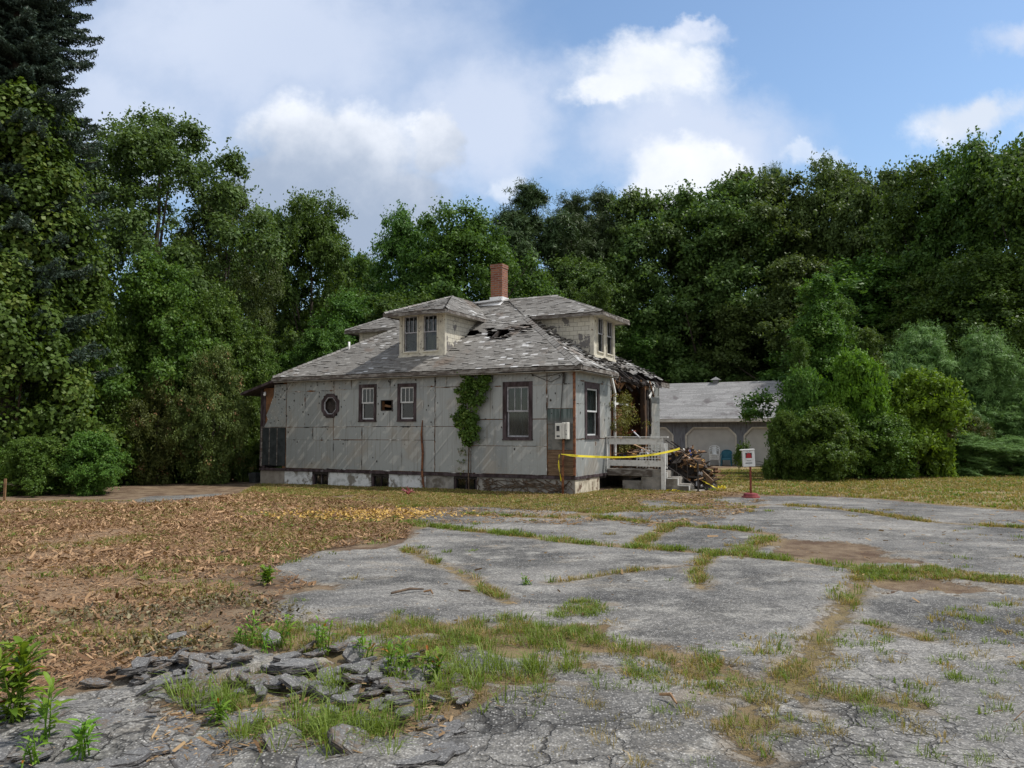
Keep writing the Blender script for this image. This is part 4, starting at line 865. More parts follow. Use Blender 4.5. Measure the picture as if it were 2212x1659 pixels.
# ---- dormers
def dormer(mpf, c0, c1, e0, e1, face, eave, ridge_back, front_out, wins, curtains, sidewall_mat, seed):
    """mpf maps (a along the face, b into the roof, z). Face at b=face, front eave at b=eave, hip peak at b=front_out"""
    cen = (e0 + e1) / 2; EZD = 5.03; PZ = 5.77
    rootm = MB(mpf); z0 = 3.78
    holes = [(w_[0], w_[1], w_[2], w_[3]) for w_ in wins]
    for q in cut_rects((c0, c1, z0, 5.02), holes): rootm.box(q[0], q[1], face, face + .1, q[2], q[3])
    do = rootm.build('dormer', 'cream_paint', house)
    # side walls run back into the roof
    sw = MB(mpf)
    for a0, a1 in ((c0, c0 + .1), (c1 - .1, c1)):
        sw.poly([(a0, face + .101, z0 - .1), (a0, 2.55, 5.03), (a0, face + .101, 5.03), (a1, face + .101, z0 - .1), (a1, 2.55, 5.03), (a1, face + .101, 5.03)], .5, [[0, 1, 2], [5, 4, 3], [0, 3, 4, 1], [1, 4, 5, 2], [2, 5, 3, 0]])
    sw.build('side_wall', sidewall_mat, do)
    bk = MB(mpf); bk.box(c0 + .12, c1 - .12, 2.0, 2.05, 3.9, 5.0); bk.build('back_partition', 'interior_plaster', do)
    # corner boards and mullion
    tr = MB(mpf)
    for a in (c0 - .012, c1 - .078): tr.box(a, a + .09, face - .018, face - .001, z0, 5.0)
    tr.box(c0 - .03, c1 + .03, face - .05, face - .002, z0 - .03, z0 + .03); tr.build('corner_board', 'cream_paint', do)
    for (w_, cu) in zip(wins, curtains):
        a0, a1, w0, w1 = w_; f_ = MB(mpf); t_ = .035
        f_.box(a0, a0 + t_, face - .03, face + .02, w0, w1); f_.box(a1 - t_, a1, face - .03, face + .02, w0, w1); f_.box(a0 + t_, a1 - t_, face - .03, face + .02, w1 - t_, w1); f_.box(a0 + t_, a1 - t_, face - .04, face + .02, w0, w0 + t_)
        fo = f_.build('window', 'cream_paint', house); fo.parent = do
        mid = (w0 + w1) / 2 + .04
        s_ = MB(mpf); b0, b1 = a0 + t_, a1 - t_
        for lo, hi, d_ in ((mid - .015, w1 - t_, face + .01), (w0 + t_, mid + .015, face + .04)):
            s_.box(b0, b0 + .03, d_, d_ + .03, lo, hi); s_.box(b1 - .03, b1, d_, d_ + .03, lo, hi); s_.box(b0 + .03, b1 - .03, d_, d_ + .03, hi - .03, hi); s_.box(b0 + .03, b1 - .03, d_, d_ + .03, lo, lo + .03)
        for k in (1, 2): x = b0 + (b1 - b0) * k / 3; s_.box(x - .008, x + .008, face + .015, face + .03, mid, w1 - t_ - .03)
        s_.build('sash', 'sash_grey', fo)
        g_ = MB(mpf); g_.box(b0 + .02, b1 - .02, face + .05, face + .055, w0 + t_, w1 - t_); g_.build('glass', 'glass', fo)
        if cu:
            q_ = MB(mpf); n = 14; pts = []; fs = []
            for i in range(n + 1):
                a = b0 + (b1 - b0) * (i / n) * .8; pts += [(a + .08, face + .14 + .015 * math.sin(i * 2), w0 + (.1 if i % 3 else .0)), (a, face + .14 + .015 * math.sin(i * 2), w0 + .5 + .35 * (i < 7))]
            for i in range(n): fs.append([2 * i, 2 * i + 2, 2 * i + 3, 2 * i + 1])
            q_.poly(pts, .5, fs); q_.build('curtain', cu, fo)
    # hipped roof
    s2, d2 = MB(), MB()
    V3 = lambda a, b, z: Vector(mpf(a, b, z))
    tf = ctone(seed, .12, .6)
    def facet(p0, p1, others):
        p0, p1 = Vector(p0), Vector(p1); ax = (p1 - p0).normalized(); L = (p1 - p0).length
        q = Vector(others[0]) - p0; up = (q - ax * q.dot(ax)).normalized()
        cs = [(0, 0), (L, 0)] + [((Vector(o_) - p0).dot(ax), (Vector(o_) - p0).dot(up)) for o_ in others]
        poly_rows(p0, p1, up, cs, .09, lambda a, b: 0, rr, s2, d2, .02, tf, wid=.19)
    A, B_ = V3(e0, eave, EZD), V3(e1, eave, EZD); Pk = V3(cen, front_out, PZ); Bk = V3(cen, 3.80, RZ)
    A2, B2 = V3(e0, 2.62, EZD), V3(e1, 2.62, EZD)
    facet(A, B_, [Pk]); facet(A, A2, [Bk, Pk]); facet(B_, B2, [Bk, Pk])
    global sh
    keep = sh; sh = s2; caps(A, Pk, .4, .09); caps(B_, Pk, .4, .09); sh = keep
    dr_ = s2.build('dormer_roof', 'shingles', do); d2.build('roof_deck', 'char_and_shade', dr_)
    e_ = MB(mpf); e_.box(e0 - .015, e1 + .015, eave - .02, eave + .01, EZD - .11, EZD - .012); e_.box(e0 - .015, e0 + .01, eave + .011, 2.5, EZD - .10, EZD - .012); e_.box(e1 - .01, e1 + .015, eave + .011, 2.5, EZD - .10, EZD - .012); e_.build('fascia', 'weathered_paint', dr_)
    e_ = MB(mpf); e_.box(e0 + .011, e1 - .011, eave + .011, face - .02, EZD - .07, EZD - .055); e_.box(e0 + .011, c0 - .014, face - .019, 2.4, EZD - .07, EZD - .055); e_.box(c1 + .014, e1 - .011, face - .019, 2.4, EZD - .07, EZD - .055); e_.build('soffit', 'cream_paint', dr_)
    return do
dormer(lambda a, b, z: (a, b, z), -5.75, -4.20, -6.05, -3.93, .55, .15, 3.85, 2.25, [(-5.63, -5.10, 3.88, 4.99), (-4.95, -4.42, 3.88, 4.99)], [None, 'curtain_yellow'], 'dormer_shingle', 3)
dormer(lambda a, b, z: (-b, a, z), 2.85, 4.68, 2.56, 4.96, .55, .15, 3.85, 2.05, [(3.14, 3.72, 3.92, 5.0), (3.92, 4.54, 3.92, 5.0)], [None, None], 'dormer_shingle', 9)
dormer(lambda a, b, z: (-9.6 + b, a, z), 3.0, 4.7, 2.7, 4.98, .45, .05, 3.85, 2.05, [(3.2, 3.75, 3.92, 5.0), (3.95, 4.5, 3.92, 5.0)], [None, None], 'dormer_shingle', 12)

# ---- porch, steps, rails (fixed to the house)
mb = MB(); mb.box(.03, 1.56, 2.42, 5.0, .36, .55); mb.use('old_concrete')
pr = [(1.56, -.6), (1.56, .52), (1.72, .52), (1.72, .36), (2.02, .36), (2.02, .18), (2.32, .18), (2.32, .02), (2.6, .02), (2.6, -.6)]
mb.m = lambda a, y, z: (a, y, z)
ys = (2.36, 4.6)
pts = [(a, y, z) for y in ys for a, z in pr]; n = len(pr)
fs = [[0, 1, 2, 3, 4, 5, 6, 7, 8, 9], [n + i for i in range(9, -1, -1)]] + [[i, (i + 1) % n, n + (i + 1) % n, n + i] for i in range(n)]
mb.poly(pts, .5, fs); mb.box(1.0, 1.559, 2.38, 4.7, -.6, .359); mb.box(.45, .999, 2.42, 4.7, -.6, .24)
mb.build('porch_steps', 'old_concrete', house)
mb = MB()
for (p, q) in zip(pr[1:-2], pr[2:-1]): mb.bar((p[0], 2.352, p[1] - .035), (q[0], 2.352, q[1] - .035), .02, .045, up=(0, 1, 0))
mb.build('step_edging', 'white_paint', house)
mb = MB(); mb.box(.03, 1.3, 2.33, 2.41, .38, .54); mb.build('porch_beam', 'weathered_paint', house)
ra = MB(); ra.box(0.0, 1.78, 2.24, 2.36, 1.425, 1.45); ra.box(.02, .06, 2.285, 2.325, .56, 1.424); ra.box(.1, 1.6, 2.30, 2.325, 1.235, 1.40); ra.box(.1, 1.585, 2.295, 2.32, .64, .80); ra.box(1.61, 1.645, 2.27, 2.31, -.1, 1.424); ra.box(1.646, 1.70, 2.26, 2.32, -.1, 1.27); ra.box(1.585, 1.609, 2.27, 2.32, -.1, 1.26)
ra.build('porch_railing', 'white_paint', house)
h_ = MB()
for y in (2.34,):
    h_.tube([(1.70, y, 1.36), (2.56, y, .78)], .016, 6); h_.tube([(1.70, y, .68), (2.56, y, .11)], .013, 6); h_.tube([(2.56, y, -.1), (2.56, y, .80)], .024, 6)
    for k in range(1, 3): a = 1.70 + .29 * k; h_.tube([(a, y, 1.36 - .195 * k), (a, y, .68 - .19 * k)], .008, 5)
h_.build('handrail', 'dark_metal', house)

# ================================================================== TREES AND SHRUBS
def unit(v): return v / (np.linalg.norm(v, axis=1, keepdims=True) + 1e-9)
def quads(C, N, ln, wd, droop=None):
    """leaf shaped quads at C facing N"""
    n = len(C); rv = unit(rng.normal(0, 1, (n, 3))); N = unit(N)
    Tn = unit(rv - N * (rv * N).sum(1, keepdims=True)); B = np.cross(N, Tn)
    ln = np.broadcast_to(ln, n)[:, None] / 2; wd = np.broadcast_to(wd, n)[:, None] / 2
    V = np.stack([C - Tn * ln, C + B * wd - Tn * ln * .15, C + Tn * ln, C - B * wd - Tn * ln * .15], 1).reshape(-1, 3)
    return V, np.arange(n)[:, None] * 4 + np.arange(4)
def clumps(cen, rad, per, leaf, flat=.65, up=.45, jit=.10, fill=.5, asp=.6):
    """leaves on lumpy flattened balls: (m,3) centres, (m,) radii"""
    m = len(cen); idx = np.repeat(np.arange(m), per); n = len(idx)
    dv = unit(rng.normal(0, 1, (n, 3)) + np.array([0, 0, .35])); out = unit(cen - cen.mean(0)); dv = unit(dv + out[idx] * .35)
    rr_ = rad[idx] * (fill + (1.05 - fill) * rng.random(n) ** .45)
    lump = .8 + .4 * np.sin(dv[:, 0] * 5 + idx) * np.cos(dv[:, 1] * 6 + idx * 2)
    C = cen[idx] + dv * (rr_ * lump)[:, None] * np.array([1, 1, flat]) + rng.normal(0, jit, (n, 3)) * rad[idx][:, None]
    N = unit(dv * .8 + np.array([0, 0, up]) + rng.normal(0, .34, (n, 3)))
    ll = leaf * (.65 + .7 * rng.random(n))
    V, F = quads(C, N, ll, ll * asp)
    ct = rng.random(m)[idx]
    tone = np.clip(.15 + .35 * ct + .5 * rng.random(n) * (.5 + ct), 0, 1)
    return V, F, tone
def crown_mesh(name, H, Rr, mat, nc=110, per=360, leaf=.17, z0=.1, prof=None, lob=.22, cr=(.13, .24), flat=.65, asp=.6, up=.45, jit=.1, sub=8, big=(.25, .38), shoots=6):
    """big rounded masses over the crown's outline, each covered with leafy clumps on its outer and upper side"""
    prof = prof or (lambda t: np.sqrt(np.clip(1 - ((t - .48) / .55) ** 2, 0.02, 1)))
    nl = nc; g = (np.arange(nl) + rng.random(nl)) / nl; t = z0 + (1 - z0) * g ** .85; az = np.arange(nl) * 2.4 + rng.normal(0, .5, nl)
    RL = Rr * (big[0] + (big[1] - big[0]) * rng.random(nl)); tt = np.clip(t, 0, 1)
    t[-2:] = 1.
    rad_ = np.maximum(prof(tt) * Rr * (1 + lob * rng.normal(0, .6, nl)) - RL * .75, 0); rad_[::5] *= .45; rad_[-2:] *= .3
    zc = np.minimum(t * H * (1 - .35 * lob * rng.random(nl)), H - RL * .7); L = np.stack([np.cos(az) * rad_, np.sin(az) * rad_, zc], 1)
    idx = np.repeat(np.arange(nl), sub); n = len(idx); out = np.stack([np.cos(az), np.sin(az), np.zeros(nl)], 1)[idx]
    dv = unit(unit(rng.normal(0, 1, (n, 3))) + out * .55 * np.clip(rad_[idx] / Rr * 2, 0, 1)[:, None] + np.array([0, 0, .4]))
    cen = L[idx] + dv * (RL[idx] * (.7 + .35 * rng.random(n)))[:, None] * np.array([1, 1, .8])
    rad = RL[idx] * (.30 + .25 * rng.random(n)); cen[:, 2] = np.maximum(cen[:, 2], rad * .5)
    V, F, tn = clumps(cen, rad, per, leaf, flat, up, jit, asp=asp, fill=.35)
    # inner leaves, crown shade put into their darker tones; stray sprays at the outline
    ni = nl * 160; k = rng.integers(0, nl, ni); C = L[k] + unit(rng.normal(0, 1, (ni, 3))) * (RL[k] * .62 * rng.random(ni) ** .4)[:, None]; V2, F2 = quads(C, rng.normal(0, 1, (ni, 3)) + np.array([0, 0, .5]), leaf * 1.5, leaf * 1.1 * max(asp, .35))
    ns = n * 26; k = rng.integers(0, n, ns); C = cen[k] + unit(rng.normal(0, 1, (ns, 3)) + dv[k] * .8) * (rad[k] * (1. + .45 * rng.random(ns) ** 2))[:, None]; V3, F3 = quads(C, rng.normal(0, 1, (ns, 3)) + np.array([0, 0, .6]), leaf, leaf * asp)
    nsh = nl * shoots
    if nsh:
        k = rng.integers(0, nl, nsh); d0 = unit(rng.normal(0, .8, (nsh, 3)) + out[::sub][k] * .8 + np.array([0, 0, .8])); ln_ = RL[k] * (.25 + .5 * rng.random(nsh)); q = np.linspace(.1, 1, 16)
        base_ = L[k] + d0 * (RL[k] * .95)[:, None] * np.array([1, 1, .85]); C4 = base_[:, None, :] + d0[:, None, :] * (q[None, :, None] * ln_[:, None, None]) - np.array([0, 0, 1.]) * ((q ** 2)[None, :, None] * ln_[:, None, None] * .3)
        C4 = C4.reshape(-1, 3) + rng.normal(0, leaf * .35, (nsh * 16, 3)); V4, F4 = quads(C4, rng.normal(0, 1, C4.shape) + np.array([0, 0, .7]), leaf * 1.05, leaf * asp)
        V3 = np.concatenate([V3, V4]); F3 = np.concatenate([F3, F4 + ns * 4]); ns = ns + len(C4)
    F2 = F2 + len(V); F3 = F3 + len(V) + len(V2)
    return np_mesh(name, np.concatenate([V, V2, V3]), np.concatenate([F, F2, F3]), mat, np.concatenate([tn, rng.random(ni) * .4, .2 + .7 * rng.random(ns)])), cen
def trunk_mesh(name, H, r0, cen, limbs=9, mat='bark'):
    m_ = MB(); rr_ = random.Random(int(H * 100)); pts = [(0, 0, -.4)]; x = y = 0
    for k in range(1, 8): x += rr_.uniform(-.12, .12); y += rr_.uniform(-.12, .12); pts.append((x, y, H * .86 * k / 7))
    m_.tube(pts, [r0 * (1 - .82 * k / 7) for k in range(8)], 8)
    order = sorted(range(len(cen)), key=lambda i: rr_.random())[:limbs]
    for i in order:
        c = cen[i]; zb = max(.12 * H, c[2] * .55); k = min(7, int(zb / (H * .86) * 7)); b = Vector(pts[k]); e = Vector(c)
        m_.tube([b, b.lerp(e, .5) + Vector((0, 0, .15)), e], [r0 * .35, r0 * .22, r0 * .07], 5)
    me_o = m_.build(name, mat); me = me_o.data; bpy.data.objects.remove(me_o); return me
PROTO = {}
def proto(key, H, Rr, mat, r0=None, **kw):
    cr_, cen = crown_mesh('crown', H, Rr, mat, **kw); PROTO[key] = (H, Rr, cr_, trunk_mesh('trunk', H, r0 or .018 * H, cen))
wide = lambda t: np.sqrt(np.clip(1 - (np.maximum(t - .42, 0) / .60) ** 2.2, .03, 1)) * np.clip(.75 + t, 0, 1)
tall = lambda t: np.clip(1 - np.abs((t - .42) / .62) ** 2.4, .05, 1) ** .6
cone = lambda t: np.clip(1.04 - t, .04, 1) ** .8
spread = lambda t: np.clip(.62 + 1.35 * t - 1.75 * t ** 2, .05, 1)
dome = lambda t: np.sqrt(np.clip(1 - (t / 1.02) ** 2, .03, 1))
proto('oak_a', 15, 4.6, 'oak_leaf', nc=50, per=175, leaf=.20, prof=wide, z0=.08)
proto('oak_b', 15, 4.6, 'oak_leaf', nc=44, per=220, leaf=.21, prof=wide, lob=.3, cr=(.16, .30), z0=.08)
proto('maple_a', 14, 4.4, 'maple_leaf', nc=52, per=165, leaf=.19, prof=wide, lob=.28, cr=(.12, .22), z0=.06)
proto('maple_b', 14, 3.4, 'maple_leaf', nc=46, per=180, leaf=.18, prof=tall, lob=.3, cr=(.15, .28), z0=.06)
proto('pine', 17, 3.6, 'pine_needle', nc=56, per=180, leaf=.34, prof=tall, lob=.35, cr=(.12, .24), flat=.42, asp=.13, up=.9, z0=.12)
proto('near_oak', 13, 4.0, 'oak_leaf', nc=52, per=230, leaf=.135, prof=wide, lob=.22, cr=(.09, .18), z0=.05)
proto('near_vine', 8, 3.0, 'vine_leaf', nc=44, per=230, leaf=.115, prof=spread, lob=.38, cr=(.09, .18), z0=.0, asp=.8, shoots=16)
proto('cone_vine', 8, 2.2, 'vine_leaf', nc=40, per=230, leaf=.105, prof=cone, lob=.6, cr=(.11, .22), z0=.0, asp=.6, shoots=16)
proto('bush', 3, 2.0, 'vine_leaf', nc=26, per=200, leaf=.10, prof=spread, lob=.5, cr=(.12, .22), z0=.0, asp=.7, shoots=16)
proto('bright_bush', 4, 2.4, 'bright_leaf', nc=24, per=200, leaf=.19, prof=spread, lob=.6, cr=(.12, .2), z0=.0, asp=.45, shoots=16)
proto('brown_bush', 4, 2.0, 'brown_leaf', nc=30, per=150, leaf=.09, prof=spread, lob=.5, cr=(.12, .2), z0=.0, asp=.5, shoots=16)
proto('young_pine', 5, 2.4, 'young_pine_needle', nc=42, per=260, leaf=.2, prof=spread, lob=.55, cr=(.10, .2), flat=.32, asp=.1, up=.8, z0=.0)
def tree(kind, u, Y, vtop, hw, label, name='tree', cat='tree', group=None, zb=0., rz=None):
    """u, vtop, hw: measured bearing, top and half width on the photo (1024 px wide); Y: metres away"""
    H0, R0, cm, tm = PROTO[kind]; X = (u - 512) / FOC * Y; g = float(gz(X, Y))
    H = CAMZ + (431 - vtop) / FOC * Y - g; Rr = hw / FOC * Y
    o = empty(name, (X, Y, g + zb), rng.random() * 6.28 if rz is None else rz, label, cat, group)
    sc = (Rr / R0 * (1.5 if Y > 34 else 1.15), Rr / R0 * (1.5 if Y > 34 else 1.15), H / H0)
    link('crown', cm, o, scale=sc); link('trunk', tm, o, scale=sc)
    return o
WG = 'trees of the wood behind the yard'
for a in [
    ('near_oak', 150, 31, 118, 86, 'tall broad oak with olive green leaves right of the dark spruce'),
    ('near_oak', 222, 33, 184, 44, 'smaller rounded oak with ragged top, right shoulder of the tall left oak'),
    ('maple_b', 270, 41, 212, 30, 'slim green tree with knobbly top left of the house, beside the ragged oak'),
    ('maple_a', 308, 40, 200, 40, 'tall full green tree above the left end of the house roof'),
    ('maple_b', 345, 50, 252, 24, 'low dark far tree in the notch of the skyline left of the chimney'),
    ('maple_a', 368, 54, 262, 20, 'small dark far tree at the lowest notch of the skyline'),
    ('maple_a', 405, 44, 214, 34, 'feathery walnut tree with dark top behind the long side dormer'),
    ('maple_a', 465, 42, 212, 50, 'spreading bright green walnut tree directly behind the chimney'),
    ('pine', 526, 58, 186, 34, 'tall dark pine with flat topped crown right of the chimney'),
    ('pine', 572, 60, 196, 30, 'dark pine second right of the chimney, lower than its neighbour'),
    ('pine', 606, 62, 192, 28, 'dark pine on the skyline above the burnt corner of the house'),
    ('oak_b', 640, 59, 196, 42, 'broad dark oak left of the tallest round oak behind the garage'),
    ('oak_a', 590, 57, 262, 40, 'lower oak in front of the pines right of the chimney'),
    ('oak_a', 704, 57, 190, 56, 'massive rounded oak behind the left half of the garage'),
    ('oak_b', 752, 57, 176, 48, 'tallest rounded oak behind the right half of the garage'),
    ('pine', 776, 64, 168, 22, 'dark pointed pine peeking above the oaks behind the garage'),
    ('oak_a', 838, 56, 166, 40, 'airy oak with open top on the skyline right of centre'),
    ('oak_b', 888, 52, 176, 44, 'olive oak with dense crown between the airy oak and the rising right wood'),
    ('maple_a', 942, 47, 164, 48, 'dark maple where the tree line starts to rise at right'),
    ('maple_a', 990, 43, 144, 50, 'tall dark maple second from the right edge of the wood'),
    ('maple_b', 1040, 40, 128, 50, 'tallest dark maple at the right edge of the photo'),
    ('maple_a', 880, 46, 262, 60, 'dark lower maple above the young pines'),
    ('oak_b', 800, 50, 262, 44, 'shaded oak behind the vine covered conical tree'),
    ('maple_a', 1000, 38, 258, 52, 'leafy dark maple hanging over the right end of the pines'),
    ('maple_a', 940, 42, 280, 44, 'shaded maple between the young pines and the tall right wood')]:
    tree(*a, group=WG)
UG = 'understory trees along the edge of the wood'
for a in [
    ('maple_b', 395, 36, 292, 34, 'light green understory tree just left of the long side dormer'),
    ('maple_a', 352, 37, 296, 36, 'leafy understory tree left of the roof hip'),
    ('maple_b', 322, 33, 330, 30, 'small mid green tree close behind the roof left hip'),
    ('maple_b', 516, 50, 270, 34, 'rounded light green tree just right of the chimney'),
    ('maple_b', 588, 48, 285, 22, 'slim bright tree behind the front dormer'),
    ('maple_a', 640, 56, 318, 36, 'bright green low tree behind the left end of the garage roof'),
    ('maple_b', 690, 58, 326, 32, 'bright green low tree behind the middle of the garage roof'),
    ('maple_a', 742, 58, 330, 34, 'dark low tree behind the right end of the garage roof')]:
    tree(*a, group=UG)
for a in [
    ('near_vine', 150, 26, 262, 62, 'mound of bright climbing vine over a low tree, left of centre of the dark understory'),
    ('near_vine', 215, 27, 292, 44, 'mound of green vine on the right shoulder of the larger vine mound'),
    ('near_vine', 70, 24.5, 250, 46, 'vine mound hugging the foot of the spruce'),
    ('near_vine', 262, 30, 350, 24, 'leafy vine column between the brown shrub and the house')]:
    tree(*a, name='vine_mound', cat='vine', group='vine mounds left of the house')
for a in [
    ('brown_bush', 215, 24.6, 352, 36, 'half dead shrub with brown top left of the house', 'shrub'),
    ('brown_bush', 160, 24.4, 380, 34, 'brownish leggy shrub left of the half dead one', 'shrub'),
    ('bush', 240, 26.5, 395, 26, 'bright green shrub touching the left corner of the house', 'shrub'),
    ('bush', 120, 24, 400, 40, 'shaded green shrub behind the hedge at left', 'shrub'),
    ('bush', 34, 20.0, 441, 34, 'wide low hedge bush at the left edge, its left half', 'bush'),
    ('bush', 92, 20.6, 436, 34, 'wide low hedge bush at the left edge, its right half', 'bush'),
    ('bush', -20, 20.4, 446, 36, 'low hedge bush cut by the left edge of the photo', 'bush'),
    ('cone_vine', 820, 32, 278, 50, 'vine covered conical tree right of the garage', 'tree'),
    ('cone_vine', 846, 33, 300, 34, 'second leafy cone behind the vine covered conical tree', 'tree'),
    ('bush', 806, 27.5, 376, 30, 'dark leafy shrub in front of the garage right end', 'shrub'),
    ('bush', 784, 25.5, 416, 22, 'low shrub nearest the sign post', 'shrub'),
    ('bush', 826, 25.4, 412, 38, 'dense low shrub in the middle of the right thicket', 'shrub'),
    ('bush', 880, 26.5, 418, 40, 'shaded shrub under the yellow green sumac', 'shrub'),
    ('bright_bush', 850, 27, 358, 34, 'yellow green sumac with upright leaf fans, left of the pair', 'sumac'),
    ('bright_bush', 916, 27.5, 376, 44, 'spreading yellow green sumac, right of the pair', 'sumac'),
    ('cone_vine', 872, 31, 330, 30, 'dark leafy sapling between the sumacs and the conical tree', 'shrub'),
    ('cone_vine', 800, 30, 340, 22, 'narrow leafy sapling against the right end of the garage roof', 'shrub'),
    ('brown_bush', 948, 30, 400, 30, 'dull olive shrub in front of the young pines', 'shrub'),
    ('young_pine', 925, 33, 330, 42, 'young soft green pine, left of the pair at right', 'pine'),
    ('young_pine', 985, 32, 336, 40, 'young soft green pine, right of the pair at right', 'pine'),
    ('young_pine', 1030, 31, 390, 40, 'young pine cut by the right edge of the photo', 'pine'),
    ('young_pine', 965, 29.5, 434, 36, 'low spreading pine bough lying along the right lawn', 'pine'),
    ('young_pine', 1010, 29.5, 438, 34, 'low spreading pine bough at the right edge of the lawn', 'pine')]:
    k, u, Y, vt, hw, lab, cat = a
    tree(k, u, Y, vt, hw, lab, name={'bush': 'bush', 'shrub': 'shrub', 'tree': 'conical_tree', 'sumac': 'sumac', 'pine': 'young_pine'}[cat], cat=cat)

# big dark spruce at the left, its boughs drooping
def spruce():
    X, Y = -15.0, 22.5; g = float(gz(X, Y)); o = empty('spruce', (X, Y, g), 0, 'towering dark blue green spruce with drooping boughs at the left edge', 'tree')
    H = 24.; m_ = MB(); m_.tube([(0, 0, -.4), (.1, 0, 8), (0, .1, 16), (0, 0, H)], [.38, .3, .18, .03], 9); m_.build('trunk', 'bark', o)
    Cs, Ns, Ls = [], [], []; br = MB()
    for i in range(640):
        z = 3 + 17.5 * (i / 640) + rng.normal(0, .2); az = rng.random() * 6.283; L = (3.5 - .085 * z) * (.35 + .65 * rng.random())
        dv = np.array([math.cos(az), math.sin(az), 0]); side = np.array([-dv[1], dv[0], 0])
        n = 26; t = np.linspace(.12, 1, n); sp = np.outer(t * L, dv); sp[:, 2] = z + .25 * t * L - .42 * (t ** 1.6) * L + .22 * t ** 5 * L
        br.tube([tuple(sp[0]), tuple(sp[9]), tuple(sp[18]), tuple(sp[-1])], [.04, .03, .018, .006], 4)
        for k in range(n):
            for sgn in (-1, 1):
                tl = .55 * (1.1 - t[k]) * L * .5 * rng.uniform(.6, 1.1) + .12; m = max(3, int(tl / .045)); q = np.linspace(0, 1, m)
                tw = sp[k] + np.outer(q * tl, side * sgn * .85 + dv * .45); tw[:, 2] -= .45 * q ** 1.3 * tl
                Cs.append(np.repeat(tw, 4, 0) + rng.normal(0, .022, (m * 4, 3)))
    C = np.concatenate(Cs); n = len(C); N = rng.normal(0, 1, (n, 3)) + np.array([0, 0, .8])
    V, F = quads(C, N, .13 * (.7 + .6 * rng.random(n)), .042); tn = np.clip(rng.beta(2, 2.4, n), 0, 1)
    link('crown', np_mesh('crown', V, F, 'spruce_needle', tn), o); br.build('bough_wood', 'bark', o)
    # vine curtain hanging over its lower half
    m = 430; z = 11.5 * rng.random(m) ** .85; az = rng.random(m) * 6.283; r_ = (2.5 + .5 * np.sin(az * 3 + z)) * (1.05 - z / 20)
    cen = np.stack([np.cos(az) * r_, np.sin(az) * r_, z], 1); V, F, tn = clumps(cen, .35 + .35 * rng.random(m), 260, .13, .9, .3, .12, asp=.85)
    v = empty('climbing_vine', (X, Y, g), 0, 'curtain of broad leaved vine hanging over the lower half of the spruce', 'vine')
    link('foliage', np_mesh('foliage', V, F, 'vine_leaf', tn), v)
    s_ = MB()
    for k in range(7): a = k * .9; s_.tube([(2.3 * math.cos(a), 2.3 * math.sin(a), -.2), (1.6 * math.cos(a + .2), 1.6 * math.sin(a + .2), 3), (1.2 * math.cos(a), 1.2 * math.sin(a), 8)], [.03, .025, .01], 5)
    s_.build('stem', 'vine_stem', v)
spruce()
# the rest of the wood, one mass far behind
m = 2300; xx = rng.uniform(-85, 85, m); yy_ = 72 + rng.random(m) * 26; hh = 2 + rng.random(m) * 12.5 * (1 - .25 * fbm(xx * .1, yy_ * .1))
hh = np.where(np.abs(xx + 8) < 7, hh * .75, hh)
cen = np.stack([xx, yy_, gz(xx, yy_) + hh - 2], 1); V, F, tn = clumps(cen, 1.6 + 1.6 * rng.random(m), 150, .5, .8, .4, .15)
tag(link('far_wood', np_mesh('far_wood', V, F, 'oak_leaf', tn)), 'dark mass of woodland seen through gaps far behind the yard', 'woodland', kind='stuff')
# low growth under the edge of the wood
def brush(name, poly, n, h, mat, label):
    p = in_poly_pts(np.array(poly), n); c = np.stack([p[:, 0], p[:, 1], gz(p[:, 0], p[:, 1]) + h * rng.random(n) ** 1.2], 1)
    V, F, tn = clumps(c, .25 + .35 * rng.random(n), 110, .11, .8, .4, .15); tag(link(name, np_mesh(name, V, F, mat, tn)), label, 'undergrowth', kind='stuff')
brush('undergrowth', [(-16, 23.5), (-8.2, 26.5), (-8.5, 31), (-4, 34), (-4, 38), (-18, 32)], 520, 1.6, 'maple_leaf', 'shaded low growth under the trees left of the house')
brush('undergrowth', [(9.3, 26.2), (13, 27.5), (20, 30), (24, 31), (24, 34), (12, 30), (9.5, 28)], 420, .8, 'maple_leaf', 'low growth along the foot of the right thicket')

# ================================================================== GARAGE
nmat('garage_shingle', (.235, .235, .24), (.32, .32, .325), 14, c=(.15, .14, .145), cs=.9, cl=.53, ch=.68, stretch=(1, 1, 1), bump=.4, tone=(.8, 1.12))
nmat('garage_siding', (.15, .162, .20), (.22, .235, .265), 6, c=(.10, .10, .12), stretch=(6, 6, .4), bump=.3)
nmat('garage_door', (.50, .50, .485), (.44, .44, .43), 2, rough=.6, bump=.05)
nmat('garage_trim', (.66, .64, .58), (.50, .48, .44), 4)
nmat('chair_white', (.66, .68, .68), (.52, .54, .55), 5, rough=.4, bump=.03)
nmat('chair_teal', (.02, .115, .18), (.03, .16, .23), 5, rough=.4, bump=.03)
nmat('grey_plastic', (.16, .165, .17), (.24, .24, .24), 5, rough=.6)
nmat('bin_grey', (.035, .04, .042), (.075, .08, .08), 6, rough=.6)
gX, gY = 11.15, 43.2; GZ = float(gz(gX, gY)) - .02
gar = empty('garage', (gX, gY, GZ), HA, 'long blue grey garage with overhead doors and a plain grey gable roof', 'garage')
GL, GR, GH, GT = -9.5, 5.6, 2.55, 2.12
doors = [(-8.5, -5.75), (-4.9, -2.15), (-1.38, 1.38), (1.85, 4.6)]
mb = MB(LONG)
for q in cut_rects((GL, GR, -.2, 2.6), [(a, b, -.3, GT) for a, b in doors]): mb.box(q[0], q[1], -.12, 0, q[2], q[3])
x = GL + .1
while x < GR:
    if not any(a - .02 < x < b + .02 for a, b in doors): mb.box(x, x + .022, .0, .012, -.1, 2.5)
    x += .2
